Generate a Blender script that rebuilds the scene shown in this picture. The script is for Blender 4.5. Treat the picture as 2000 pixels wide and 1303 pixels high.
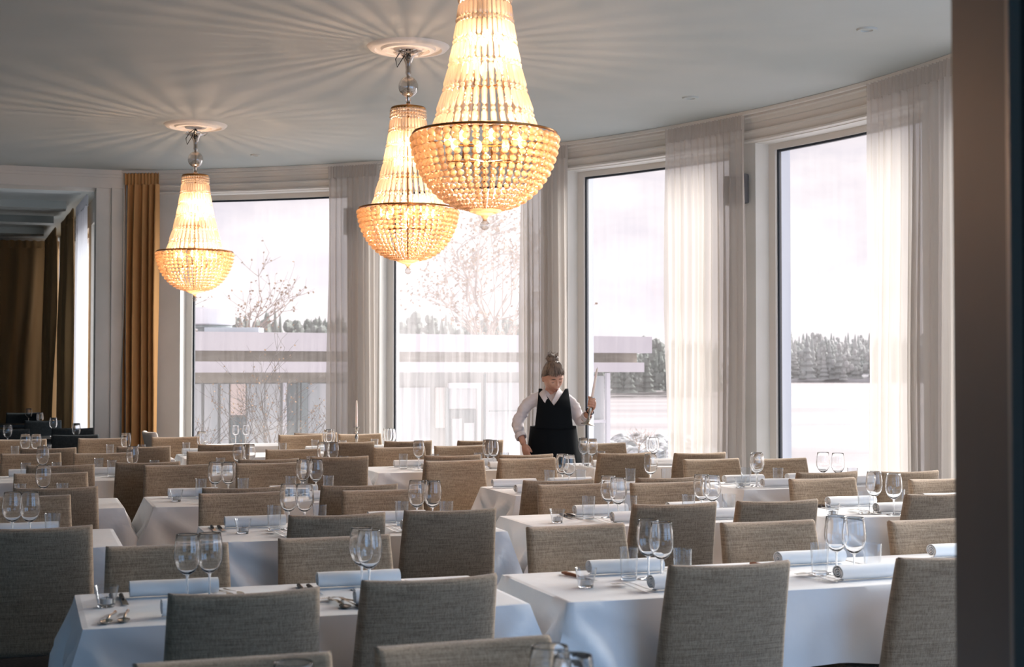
import bpy, bmesh, math, random
from mathutils import Vector, Matrix, Euler, noise
# ---------------------------------------------------------------- scene, camera, light
S = bpy.context.scene
for o in list(bpy.data.objects): bpy.data.objects.remove(o)
COL = S.collection
PI = math.pi
cam_d = bpy.data.cameras.new('camera'); cam = bpy.data.objects.new('camera', cam_d); COL.objects.link(cam)
cam_d.lens = 50; cam_d.sensor_width = 36; cam_d.clip_end = 3000
cam.location = (0, 0, 1.5); cam.rotation_euler = (PI/2 + math.radians(1.45), 0, 0)
cam_d.dof.use_dof = True; cam_d.dof.focus_distance = 8.5; cam_d.dof.aperture_fstop = 5.6
S.camera = cam
S.view_settings.view_transform = 'Standard'; S.view_settings.look = 'None'
S.view_settings.gamma = 1; S.view_settings.exposure = .33; S.view_settings.use_curve_mapping = False
cy = S.cycles
cy.use_denoising = True
try: cy.denoiser = 'OPENIMAGEDENOISE'
except Exception: pass
cy.max_bounces = 18; cy.diffuse_bounces = 4; cy.glossy_bounces = 4; cy.transmission_bounces = 16
cy.transparent_max_bounces = 32; cy.caustics_reflective = False; cy.caustics_refractive = False
cy.sample_clamp_indirect = 4; cy.use_light_tree = True

def world():
    w = bpy.data.worlds.new('winter_sky'); S.world = w; w.use_nodes = True
    nt = w.node_tree; nt.nodes.clear()
    N = nt.nodes.new; L = nt.links.new
    out = N('ShaderNodeOutputWorld'); bg = N('ShaderNodeBackground'); tc = N('ShaderNodeTexCoord')
    mp = N('ShaderNodeMapping'); mp.inputs['Scale'].default_value = (2.2, 2.2, 5.5)
    nz = N('ShaderNodeTexNoise'); nz.inputs['Scale'].default_value = 1.6; nz.inputs['Detail'].default_value = 6; nz.inputs['Roughness'].default_value = .55
    cr = N('ShaderNodeValToRGB')
    e = cr.color_ramp.elements
    e[0].position = .42; e[0].color = (.52, .495, .57, 1)
    e[1].position = .60; e[1].color = (.93, .845, .86, 1)
    x = e.new(.5); x.color = (.71, .655, .69, 1)
    sp = N('ShaderNodeSeparateXYZ'); g = N('ShaderNodeMapRange')
    g.inputs['From Min'].default_value = -.02; g.inputs['From Max'].default_value = .16
    g.inputs['To Min'].default_value = .35; g.inputs['To Max'].default_value = 1
    mx = N('ShaderNodeMixRGB'); mx.inputs['Color1'].default_value = (.90, .81, .85, 1)
    L(tc.outputs['Generated'], mp.inputs['Vector']); L(mp.outputs['Vector'], nz.inputs['Vector']); L(nz.outputs['Fac'], cr.inputs['Fac'])
    L(tc.outputs['Generated'], sp.inputs[0]); L(sp.outputs['Z'], g.inputs['Value']); L(g.outputs['Result'], mx.inputs['Fac'])
    L(cr.outputs['Color'], mx.inputs['Color2']); L(mx.outputs['Color'], bg.inputs['Color'])
    bg.inputs['Strength'].default_value = 1.07
    L(bg.outputs['Background'], out.inputs['Surface'])
world()

def sun(name, direction, strength, color, angle):
    l = bpy.data.lights.new(name, 'SUN'); l.energy = strength; l.color = color; l.angle = math.radians(angle)
    o = bpy.data.objects.new(name, l); COL.objects.link(o)
    o.rotation_euler = Vector(direction).to_track_quat('-Z', 'Y').to_euler(); return o
# low winter sun diffused by thin cloud over the lake
sun('veiled_sun', (-.66, -.60, -.52), 10, (1, .955, .915), 45)
# added blue fill lamp, outside the unseen windows that turn back beside the doorway
def area(name, loc, target, sx, sy, power, color):
    l = bpy.data.lights.new(name, 'AREA'); l.shape = 'RECTANGLE'; l.size = sx; l.size_y = sy; l.energy = power; l.color = color
    o = bpy.data.objects.new(name, l); COL.objects.link(o); o.location = loc
    o.rotation_euler = (Vector(target)-Vector(loc)).to_track_quat('-Z', 'Y').to_euler(); return o
area('window_fill', (5.4, 1.6, 2.1), (-3.4, 6.6, 1.6), 8, 3.4, 200, (.13, .50, 1))
area('entrance_fill', (-3.0, -3.0, 2.3), (-2.0, 7, 1.6), 4.5, 2.4, 36, (.15, .52, 1))  # added blue fill lamp behind the camera, inside the closed entrance

# ---------------------------------------------------------------- room grid: u runs along the table rows, v away from the camera
AN = math.radians(19); CA, SA = math.cos(AN), math.sin(AN)
def W(u, v, z=0): return Vector((u*CA - v*SA, u*SA + v*CA, z))
def WR(th, r, z=0):                        # polar about the centre of the curved window wall
    a = math.radians(th); return Vector((-4.81 + r*math.cos(a), 7.17 + r*math.sin(a), z))
RW = 8.32                                   # inner radius of the curved wall
ZC = 3.65

# ---------------------------------------------------------------- helpers
class MB:
    def __init__(s): s.v = []; s.f = []
    def add(s, vs, fs, M=None):
        b = len(s.v)
        s.v += [tuple(M @ Vector(p)) if M else tuple(p) for p in vs]
        s.f += [tuple(i+b for i in q) for q in fs]
    def box(s, x0, x1, y0, y1, z0, z1, M=None):
        s.add([(x0,y0,z0),(x1,y0,z0),(x1,y1,z0),(x0,y1,z0),(x0,y0,z1),(x1,y0,z1),(x1,y1,z1),(x0,y1,z1)],
              [(0,3,2,1),(4,5,6,7),(0,1,5,4),(1,2,6,5),(2,3,7,6),(3,0,4,7)], M)
    def lathe(s, prof, n=24, M=None, closed=False):
        vs = []; fs = []
        for r, z in prof:
            for i in range(n):
                a = 2*PI*i/n; vs.append((r*math.cos(a), r*math.sin(a), z))
        for j in range(len(prof)-1):
            for i in range(n):
                k = (i+1) % n; fs.append((j*n+i, j*n+k, (j+1)*n+k, (j+1)*n+i))
        if closed:
            fs.append(tuple(range(n-1, -1, -1))); fs.append(tuple(range((len(prof)-1)*n, len(prof)*n)))
        s.add(vs, fs, M)
    def tube(s, pts, rad, n=6, cap=True):
        pts = [Vector(p) for p in pts]; m = len(pts)
        if not hasattr(rad, '__len__'): rad = [rad]*m
        vs = []; fs = []; ref = None
        for i, p in enumerate(pts):
            t = (pts[min(i+1, m-1)] - pts[max(i-1, 0)]).normalized()
            if ref is None: ref = Vector((0,0,1)) if abs(t.z) < .9 else Vector((1,0,0))
            a = t.cross(ref).normalized(); b = t.cross(a).normalized(); ref = -b if False else ref
            for k in range(n):
                q = 2*PI*k/n; vs.append(p + rad[i]*(a*math.cos(q) + b*math.sin(q)))
        for i in range(m-1):
            for k in range(n):
                l = (k+1) % n; fs.append((i*n+k, i*n+l, (i+1)*n+l, (i+1)*n+k))
        if cap: fs.append(tuple(range(n-1,-1,-1))); fs.append(tuple(range((m-1)*n, m*n)))
        s.add(vs, fs)
    def grid(s, fn, nu, nv, flip=False):
        vs = [fn(i/nu, j/nv) for j in range(nv+1) for i in range(nu+1)]; fs = []
        for j in range(nv):
            for i in range(nu):
                a = j*(nu+1)+i; q = (a, a+1, a+nu+2, a+nu+1); fs.append(q[::-1] if flip else q)
        s.add(vs, fs)
    def ball(s, c, r, n=8, m=6, sz=1.0):
        vs = []; fs = []
        for j in range(m+1):
            ph = -PI/2 + PI*j/m
            for i in range(n):
                a = 2*PI*i/n; vs.append((c[0]+r*math.cos(ph)*math.cos(a), c[1]+r*math.cos(ph)*math.sin(a), c[2]+r*sz*math.sin(ph)))
        for j in range(m):
            for i in range(n):
                k = (i+1) % n; fs.append((j*n+i, j*n+k, (j+1)*n+k, (j+1)*n+i))
        s.add(vs, fs)
    def mesh(s, name, mat, smooth=False, weld=0, bevel=0, angle=35):
        me = bpy.data.meshes.new(name); me.from_pydata(s.v, [], s.f)
        bm = bmesh.new(); bm.from_mesh(me)
        if weld: bmesh.ops.remove_doubles(bm, verts=bm.verts, dist=weld)
        if bevel: bmesh.ops.bevel(bm, geom=list(bm.edges), offset=bevel, segments=2, affect='EDGES', profile=.6)
        bmesh.ops.dissolve_degenerate(bm, dist=1e-6, edges=bm.edges)
        bmesh.ops.recalc_face_normals(bm, faces=bm.faces)
        bm.to_mesh(me); bm.free()
        if smooth:
            me.polygons.foreach_set('use_smooth', [True]*len(me.polygons))
            if angle < 180:
                try: me.set_sharp_from_angle(angle=math.radians(angle))
                except Exception: pass
        if mat: me.materials.append(mat)
        return me
    def build(s, name, mat, parent=None, **k):
        return link(name, s.mesh(name, mat, **k), parent)
def link(name, data, parent=None, loc=None, rz=None):
    o = bpy.data.objects.new(name, data); COL.objects.link(o)
    if parent: o.parent = parent
    if loc is not None: o.location = loc
    if rz is not None: o.rotation_euler = (0, 0, rz)
    return o
def tag(o, label, cat, group=None, kind=None):
    if label: o['label'] = label
    if cat: o['category'] = cat
    if group: o['group'] = group
    if kind: o['kind'] = kind
    return o
def thing(name, label, cat, loc=(0,0,0), rz=0, group=None):
    return tag(link(name, None, None, loc, rz), label, cat, group)
def struct(o): o['kind'] = 'structure'; return o
def dup(root, loc, rz, label=None):
    r = root.copy(); COL.objects.link(r); r.location = loc; r.rotation_euler = (0, 0, rz)
    if label: r['label'] = label
    for ch in root.children:
        c = ch.copy(); COL.objects.link(c); c.parent = r
        for g in ch.children:
            d = g.copy(); COL.objects.link(d); d.parent = c
    return r

# ---------------------------------------------------------------- materials
def mat(name, col, rough=.6, metal=0, spec=.5, **kw):
    m = bpy.data.materials.new(name); m.use_nodes = True; b = m.node_tree.nodes['Principled BSDF']
    b.inputs['Base Color'].default_value = (*col, 1); b.inputs['Roughness'].default_value = rough; b.inputs['Metallic'].default_value = metal
    b.inputs['Specular IOR Level'].default_value = spec
    for k, v in kw.items(): b.inputs[k.replace('_', ' ')].default_value = v
    return m
def noisy(m, c1, c2, scale, mscale=(1,1,1), detail=4, bump=0, bdist=.01, lo=.35, hi=.65, coord='Object'):
    nt = m.node_tree; N = nt.nodes.new; L = nt.links.new; b = nt.nodes['Principled BSDF']
    tc = N('ShaderNodeTexCoord'); mp = N('ShaderNodeMapping'); mp.inputs['Scale'].default_value = mscale
    nz = N('ShaderNodeTexNoise'); nz.inputs['Scale'].default_value = scale; nz.inputs['Detail'].default_value = detail
    cr = N('ShaderNodeValToRGB'); e = cr.color_ramp.elements
    e[0].position = lo; e[0].color = (*c1, 1); e[1].position = hi; e[1].color = (*c2, 1)
    L(tc.outputs[coord], mp.inputs[0]); L(mp.outputs[0], nz.inputs['Vector']); L(nz.outputs['Fac'], cr.inputs[0]); L(cr.outputs[0], b.inputs['Base Color'])
    if bump:
        bp = N('ShaderNodeBump'); bp.inputs['Strength'].default_value = bump; bp.inputs['Distance'].default_value = bdist
        L(nz.outputs['Fac'], bp.inputs['Height']); L(bp.outputs[0], b.inputs['Normal'])
    return m
def fabric():
    m = mat('woven_taupe_fabric', (.3,.25,.2), .92, spec=.2)
    nt = m.node_tree; N = nt.nodes.new; L = nt.links.new; b = nt.nodes['Principled BSDF']
    tc = N('ShaderNodeTexCoord')
    def nz(sc, s, d):
        mp = N('ShaderNodeMapping'); mp.inputs['Scale'].default_value = sc; n = N('ShaderNodeTexNoise'); n.inputs['Scale'].default_value = s; n.inputs['Detail'].default_value = d
        L(tc.outputs['Object'], mp.inputs[0]); L(mp.outputs[0], n.inputs['Vector']); return n
    a = nz((1, 1, 30), 9, 3); c = nz((1, 1, 1), 400, 1); d = nz((1, 1, .06), 220, 1); q = nz((1, 1, 34), 12, 2)
    m1 = N('ShaderNodeMath'); m1.operation = 'ADD'; L(a.outputs['Fac'], m1.inputs[0]); L(c.outputs['Fac'], m1.inputs[1])
    m2 = N('ShaderNodeMath'); m2.operation = 'ADD'; L(m1.outputs[0], m2.inputs[0]); L(d.outputs['Fac'], m2.inputs[1])
    m3 = N('ShaderNodeMath'); m3.operation = 'ADD'; L(m2.outputs[0], m3.inputs[0]); L(q.outputs['Fac'], m3.inputs[1])
    mr = N('ShaderNodeMapRange'); mr.inputs['From Min'].default_value = 1.55; mr.inputs['From Max'].default_value = 2.45; L(m3.outputs[0], mr.inputs[0])
    cr = N('ShaderNodeValToRGB'); e = cr.color_ramp.elements
    e[0].position = 0; e[0].color = (.20, .138, .088, 1); e[1].position = 1; e[1].color = (.45, .335, .225, 1)
    L(mr.outputs[0], cr.inputs[0]); L(cr.outputs[0], b.inputs['Base Color'])
    bp = N('ShaderNodeBump'); bp.inputs['Strength'].default_value = .35; bp.inputs['Distance'].default_value = .002
    L(mr.outputs[0], bp.inputs['Height']); L(bp.outputs[0], b.inputs['Normal'])
    b.inputs['Sheen Weight'].default_value = .25
    return m
def glassy(name, tint=(.96,.97,.98), base=.055, edge=.9, rough=.01, power=4.2):
    m = bpy.data.materials.new(name); m.use_nodes = True; nt = m.node_tree; nt.nodes.clear(); N = nt.nodes.new; L = nt.links.new
    out = N('ShaderNodeOutputMaterial'); mx = N('ShaderNodeMixShader'); tr = N('ShaderNodeBsdfTransparent'); gl = N('ShaderNodeBsdfGlossy')
    tr.inputs[0].default_value = (*tint, 1); gl.inputs['Roughness'].default_value = rough
    lw = N('ShaderNodeLayerWeight'); lw.inputs[0].default_value = .5
    p = N('ShaderNodeMath'); p.operation = 'POWER'; p.inputs[1].default_value = power
    r = N('ShaderNodeMapRange'); r.inputs['To Min'].default_value = base; r.inputs['To Max'].default_value = edge
    L(lw.outputs['Facing'], p.inputs[0]); L(p.outputs[0], r.inputs[0]); L(r.outputs[0], mx.inputs[0])
    L(tr.outputs[0], mx.inputs[1]); L(gl.outputs[0], mx.inputs[2]); L(mx.outputs[0], out.inputs[0]); return m
def sheer(name, col, transp, transl, folds=0):
    m = bpy.data.materials.new(name); m.use_nodes = True; nt = m.node_tree; nt.nodes.clear(); N = nt.nodes.new; L = nt.links.new
    out = N('ShaderNodeOutputMaterial'); d = N('ShaderNodeBsdfDiffuse'); t = N('ShaderNodeBsdfTranslucent'); tr = N('ShaderNodeBsdfTransparent')
    a = N('ShaderNodeMixShader'); b = N('ShaderNodeMixShader')
    d.inputs[0].default_value = (*col, 1); t.inputs[0].default_value = (*col, 1)
    a.inputs[0].default_value = transl; b.inputs[0].default_value = transp
    L(d.outputs[0], a.inputs[1]); L(t.outputs[0], a.inputs[2]); L(a.outputs[0], b.inputs[1]); L(tr.outputs[0], b.inputs[2]); L(b.outputs[0], out.inputs[0]); return m
def pane(name, film):
    # clear glass with a dusty, rain-streaked film that scatters the daylight
    m = bpy.data.materials.new(name); m.use_nodes = True; nt = m.node_tree; nt.nodes.clear(); N = nt.nodes.new; L = nt.links.new
    out = N('ShaderNodeOutputMaterial'); tr = N('ShaderNodeBsdfTransparent'); gl = N('ShaderNodeBsdfGlossy'); t = N('ShaderNodeBsdfTranslucent')
    gl.inputs['Roughness'].default_value = .01; t.inputs[0].default_value = (1, .97, .97, 1); tr.inputs[0].default_value = (.97,.98,.98,1)
    a = N('ShaderNodeMixShader'); b = N('ShaderNodeMixShader'); a.inputs[0].default_value = .05
    tc = N('ShaderNodeTexCoord'); mp = N('ShaderNodeMapping'); mp.inputs['Scale'].default_value = (9, 9, .35)
    nz = N('ShaderNodeTexNoise'); nz.inputs['Scale'].default_value = 2.5; nz.inputs['Detail'].default_value = 5
    r = N('ShaderNodeMapRange'); r.inputs['From Min'].default_value = .35; r.inputs['From Max'].default_value = .75
    r.inputs['To Min'].default_value = film*.75; r.inputs['To Max'].default_value = film*1.35
    L(tc.outputs['Object'], mp.inputs[0]); L(mp.outputs[0], nz.inputs['Vector']); L(nz.outputs['Fac'], r.inputs[0])
    L(tr.outputs[0], a.inputs[1]); L(gl.outputs[0], a.inputs[2]); L(a.outputs[0], b.inputs[1]); L(t.outputs[0], b.inputs[2]); L(r.outputs[0], b.inputs[0])
    L(b.outputs[0], out.inputs[0]); return m
def emit(name, col, s):
    m = bpy.data.materials.new(name); m.use_nodes = True; b = m.node_tree.nodes['Principled BSDF']
    b.inputs['Emission Color'].default_value = (*col, 1); b.inputs['Emission Strength'].default_value = s; return m
def crystal(name, col, transp):
    m = bpy.data.materials.new(name); m.use_nodes = True; nt = m.node_tree; nt.nodes.clear(); N = nt.nodes.new; L = nt.links.new
    out = N('ShaderNodeOutputMaterial'); t = N('ShaderNodeBsdfTranslucent'); g = N('ShaderNodeBsdfGlossy'); tr = N('ShaderNodeBsdfTransparent')
    t.inputs[0].default_value = (*col, 1); g.inputs['Roughness'].default_value = .08; g.inputs[0].default_value = (1, .9, .8, 1); tr.inputs[0].default_value = (1, .93, .8, 1)
    a = N('ShaderNodeMixShader'); b = N('ShaderNodeMixShader'); a.inputs[0].default_value = .42; b.inputs[0].default_value = transp
    L(t.outputs[0], a.inputs[1]); L(g.outputs[0], a.inputs[2]); L(a.outputs[0], b.inputs[1]); L(tr.outputs[0], b.inputs[2]); L(b.outputs[0], out.inputs[0]); return m

M = {}
M['fabric'] = fabric()
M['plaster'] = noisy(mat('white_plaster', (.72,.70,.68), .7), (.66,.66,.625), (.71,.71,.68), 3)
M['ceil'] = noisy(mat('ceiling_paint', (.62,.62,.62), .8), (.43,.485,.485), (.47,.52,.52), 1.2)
M['trimw'] = mat('painted_trim', (.67,.66,.62), .45)
M['frame'] = mat('window_frame_paint', (.66,.64,.60), .4)
M['gasket'] = mat('dark_gasket', (.01,.02,.035), .4)
M['extw'] = mat('exterior_render', (.55,.60,.70), .8)
M['floor'] = noisy(mat('dark_carpet', (.03,.035,.04), .95), (.02,.026,.03), (.05,.05,.055), 60)
M['cloth'] = noisy(mat('white_tablecloth', (.84,.84,.87), .75, spec=.3), (.83,.845,.855), (.87,.875,.88), 2.6, bump=.5, bdist=.03)
M['napkin'] = mat('white_napkin', (.86,.86,.85), .8, spec=.2)
M['wood'] = mat('dark_stained_wood', (.03,.018,.012), .45)
M['darkchair'] = noisy(mat('charcoal_fabric', (.012,.02,.025), .85), (.010,.018,.022), (.022,.03,.035), 60)
M['darktop'] = mat('dark_table_top', (.01,.016,.02), .3)
M['glass'] = glassy('clear_glass')
M['sglass'] = mat('solid_glass', (1,1,1), .0, Transmission_Weight=1.0, IOR=1.45)
M['tglass'] = glassy('thick_clear_glass', base=.045, edge=.9, power=2.8)
M['wax'] = mat('white_wax', (.85,.82,.76), .5, Subsurface_Weight=.2)
M['tin'] = mat('tealight_tin', (.5,.5,.5), .35, 1)
M['silver'] = mat('polished_silver', (.72,.69,.64), .16, 1)
M['pewter'] = mat('aged_silver', (.42,.38,.33), .25, 1)
M['sheer'] = sheer('cream_voile', (.64,.605,.57), .17, .48)
M['sheer2'] = sheer('white_voile', (.55,.58,.64), .08, .5)
M['amber'] = sheer('amber_drape', (.50,.285,.125), 0, .06)
M['brownc'] = noisy(mat('brown_drape', (.16,.095,.04), .9), (.26,.165,.075), (.44,.28,.13), 3, mscale=(1,1,.05))
M['jamb'] = noisy(mat('brown_door_frame', (.09,.06,.045), .55), (.055,.042,.034), (.095,.06,.042), 1.6, mscale=(1,1,.6))
M['jambedge'] = mat('jamb_bead', (.26,.18,.14), .4)
M['brass'] = mat('antique_brass', (.30,.15,.05), .3, 1)
M['chain'] = mat('blackened_chain', (.02,.02,.02), .4, .8)
M['crystal'] = crystal('lit_crystal_prism', (1, .90, .80), .22)
M['bead'] = crystal('lit_crystal_bead', (1, .70, .40), .20)
M['cglass'] = glassy('chandelier_glass', (.93,.90,.86), .12, .85, .05, 1.6)
M['cglass2'] = glassy('cloudy_chandelier_glass', (.80,.75,.70), .16, .9, .08, 1.2)
M['bulb'] = emit('warm_bulb', (1, .62, .28), 14)
M['snow'] = noisy(mat('snow_cover', (.85,.85,.90), .9), (.40,.40,.44), (.47,.46,.49), .3)
M['fascia'] = noisy(mat('snowy_white_fascia', (.74,.72,.78), .8), (.56,.53,.58), (.62,.59,.63), .6)
M['recess'] = noisy(mat('weathered_boards', (.30,.26,.21), .9), (.24,.205,.155), (.42,.37,.30), .8, mscale=(1,1,4))
M['extwall'] = noisy(mat('annex_wall', (.42,.44,.44), .8), (.34,.36,.35), (.44,.44,.42), .5)
M['extcurtain'] = noisy(mat('annex_curtain', (.62,.64,.68), .9), (.44,.48,.50), (.62,.63,.64), 4, mscale=(1,1,.02))
M['extglass'] = mat('annex_glass', (.10,.14,.15), .1)
M['teal'] = mat('annex_teal_frame', (.20,.25,.26), .5)
M['white'] = mat('white_enamel', (.75,.75,.80), .5)
M['bark'] = mat('pale_bark', (.34,.27,.24), .9)
M['twig'] = mat('dark_twig', (.10,.085,.08), .9)
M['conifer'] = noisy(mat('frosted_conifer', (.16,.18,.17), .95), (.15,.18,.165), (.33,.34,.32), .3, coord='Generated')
M['haze_tint'] = noisy(mat('haze_tinted_far_forest', (.45,.46,.48), .95), (.34,.37,.37), (.46,.465,.465), .08)  # distance haze painted into the pale tree colour
M['ice'] = noisy(mat('lake_ice', (.75,.66,.68), .45), (.20,.182,.195), (.33,.295,.303), .06, mscale=(.25,1.6,1), lo=.38, hi=.6)
M['rock'] = noisy(mat('snow_dusted_rock', (.35,.36,.38), .9), (.13,.145,.15), (.55,.56,.59), 1.6, lo=.38, hi=.58)
M['speaker'] = mat('grey_speaker', (.10,.10,.105), .6)
M['leaf'] = mat('withered_leaf', (.25,.15,.08), .9)
TABLES={'Z': (0.05, 1.4, 2.2, 2.87), 'A1': (0.18, 1.53, 4.3, 4.95), 'A2': (1.67, 3.04, 4.28, 4.93), 'A3': (3.08, 4.4, 4.28, 4.93), 'B0': (-1.0, 0.4, 6.25, 6.95), 'B1': (0.81, 2.12, 6.25, 6.92), 'B2': (2.32, 3.66, 6.28, 6.9), 'B3': (3.85, 5.2, 6.25, 6.9), 'C0': (-0.9, 0.52, 7.98, 8.6), 'C1': (0.69, 2.05, 7.95, 8.62), 'C2': (2.78, 4.1, 7.98, 8.66), 'C3': (4.25, 5.55, 7.9, 8.5), 'D0': (-0.35, 1.05, 9.98, 10.6), 'D1': (1.15, 2.35, 10.05, 10.68), 'D2': (2.45, 3.7, 10.05, 10.7), 'D3': (4.1, 5.3, 9.98, 10.6), 'E0': (-0.1, 1.2, 12.15, 12.85), 'E1': (1.3, 2.25, 12.2, 12.85), 'E2': (2.4, 3.85, 12.2, 12.9), 'F': (1.75, 3.0, 13.95, 14.5), 'G1': (-0.6, 0.95, 14.4, 15.1), 'G2': (-0.5, 0.66, 16.15, 16.95), 'G3': (-0.5, 0.7, 18.4, 19.1), 'G4': (-0.7, 0.3, 20.4, 21.05)}
CHAIRS=[('A1','b',0.6,4.0),('A1','b',1.14,4.08),('A1','f',0.48,5.15),('A1','f',1.1,5.2),('A2','b',2.15,4.07),('A2','b',2.93,3.99),
('A2','f',2.09,5.27),('A2','f',2.86,5.15),('A3','f',3.55,5.0),('B0','b',0.06,5.88),('B0','f',0.02,7.35),('B1','b',1.28,6.0),
('B1','b',1.8,6.03),('B1','f',1.05,7.2),('B1','f',1.74,7.14),('B2','b',2.86,5.97),('B2','b',3.39,5.95),('B2','f',2.81,7.16),
('B2','f',3.33,7.11),('B3','b',4.33,6.02),('B3','f',4.29,7.08),('B3','f',4.9,6.83),('C0','b',0.18,7.82),('C0','f',0.18,8.93),
('C1','b',1.11,7.51),('C1','b',1.71,7.47),('C1','f',0.95,9.42),('C1','f',1.54,9.42),('C2','b',2.85,7.45),('C2','b',3.51,7.42),
('C2','f',2.78,9.28),('C2','f',3.33,9.35),('C3','b',4.58,7.49),('C3','b',5.1,7.4),('C3','f',4.49,8.86),('C3','f',4.96,8.76),
('D0','b',0.23,9.64),('D0','b',0.8,9.76),('D0','f',0.06,11.05),('D0','f',0.58,10.94),('D1','b',1.61,9.82),('D1','b',2.13,9.95),
('D1','f',1.39,10.91),('D1','f',1.98,10.99),('D2','b',2.94,9.83),('D2','b',3.46,9.75),('D2','f',2.83,11.01),('D2','f',3.36,11.07),
('D3','b',4.23,9.69),('D3','b',4.76,9.54),('D3','f',4.61,11.06),('E0','b',0.19,11.76),('E0','b',0.92,11.75),('E0','f',-0.0,13.3),
('E0','f',0.68,13.31),('E1','b',1.59,11.89),('E1','f',1.33,13.34),('E2','b',2.65,11.92),('E2','b',3.17,11.92),('E2','b',3.77,11.81),
('E2','f',2.5,13.43),('E2','f',3.07,13.4),('F','b',2.71,13.7),('G1','b',0.49,14.06),('G2','b',-0.12,15.6),('G2','b',0.51,15.66),
('G3','b',0.25,18.1),('G4','f',0,21.45),('Z','f',0.43,3.09),('Z','f',0.96,3.11)]
GLASSES=[('A1','L',0.256,4.659),('A1','W',0.512,4.724),('A1','W',0.586,4.742),('A1','W',1.094,4.742),('A1','W',1.102,4.666),('A2','L',1.832,4.543),
('A2','T',2.042,4.656),('A2','T',2.204,4.556),('A2','T',2.746,4.541),('A2','T',2.926,4.476),('A2','W',2.116,4.652),('A2','W',2.123,4.557),
('A2','W',2.82,4.548),('A2','W',2.852,4.48),('B0','T',0.131,6.571),('B0','W',-0.035,6.595),('B0','W',0.037,6.57),('B1','L',0.956,6.54),
('B1','T',1.113,6.626),('B1','T',1.319,6.585),('B1','T',1.726,6.637),('B1','T',1.928,6.567),('B1','W',1.184,6.649),('B1','W',1.254,6.62),
('B1','W',1.806,6.656),('B1','W',1.878,6.631),('B2','L',2.469,6.495),('B2','T',2.677,6.601),('B2','T',2.887,6.559),('B2','T',3.187,6.518),
('B2','T',3.393,6.476),('B2','W',2.789,6.488),('B2','W',2.796,6.628),('B2','W',3.277,6.55),('B2','W',3.301,6.478),('B3','L',3.9,6.325),
('B3','T',4.126,6.385),('B3','T',4.376,6.446),('B3','W',4.228,6.448),('B3','W',4.242,6.292),('C0','T',-0.004,8.33),('C0','T',0.217,8.292),
('C0','W',0.118,8.392),('C1','L',0.83,8.242),('C1','T',0.983,8.379),('C1','T',1.219,8.339),('C1','T',1.51,8.407),('C1','T',1.729,8.375),
('C1','W',1.061,8.352),('C1','W',1.133,8.327),('C1','W',1.584,8.412),('C1','W',1.657,8.393),('C2','T',3.138,8.39),('C2','T',3.341,8.368),
('C2','T',3.675,8.351),('C2','T',3.892,8.277),('C2','W',3.244,8.441),('C2','W',3.244,8.327),('C2','W',3.773,8.259),('C3','L',4.3,8.049),
('C3','T',4.417,8.198),('C3','T',4.593,8.096),('C3','T',5.049,7.944),('C3','W',4.439,8.097),('C3','W',4.481,8.16),('C3','W',4.903,8.059),
('C3','W',4.943,7.947),('D0','T',0.028,10.185),('D0','T',0.228,10.176),('D0','T',0.521,10.55),('D0','T',0.595,10.276),('D0','T',0.875,10.18),
('D0','W',0.14,10.392),('D0','W',0.732,10.255),('D1','T',1.348,10.32),('D1','T',1.994,10.288),('D1','T',2.23,10.246),('D1','W',1.472,10.286),
('D1','W',1.544,10.261),('D1','W',2.098,10.373),('D1','W',2.169,10.348),('D2','T',2.709,10.374),('D2','T',2.914,10.246),('D2','T',3.28,10.316),
('D2','T',3.468,10.252),('D2','W',2.825,10.36),('D2','W',3.365,10.338),('D2','W',3.381,10.25),('D3','T',4.14,10.272),('D3','T',4.24,10.202),
('D3','T',4.575,10.159),('D3','T',4.742,10.176),('D3','W',4.154,10.345),('D3','W',4.166,10.203),('D3','W',4.706,10.241),('D3','W',4.717,10.316),
('E0','T',-0.05,12.455),('E0','T',0.205,12.535),('E0','T',0.705,12.449),('E0','T',0.956,12.346),('E0','W',0.03,12.482),('E0','W',0.115,12.453),
('E0','W',0.831,12.406),('E1','T',1.35,12.589),('E1','T',2.129,12.25),('E1','W',1.471,12.498),('E2','T',2.491,12.662),('E2','T',2.706,12.49),
('E2','T',3.04,12.672),('E2','W',2.585,12.442),('E2','W',2.586,12.555),('E2','W',3.141,12.596),('E2','W',3.144,12.478),('F','W',1.992,14.142),
('F','W',2.088,14.109),('G1','W',-0.13,14.735),('G1','W',0.518,14.932),('G2','W',0.334,16.763),('G3','W',0.216,18.813),('G4','W',0.091,20.844),
('Z','W',0.473,2.601),('Z','W',0.97,2.593),('Z','W',0.98,2.496)]
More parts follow.
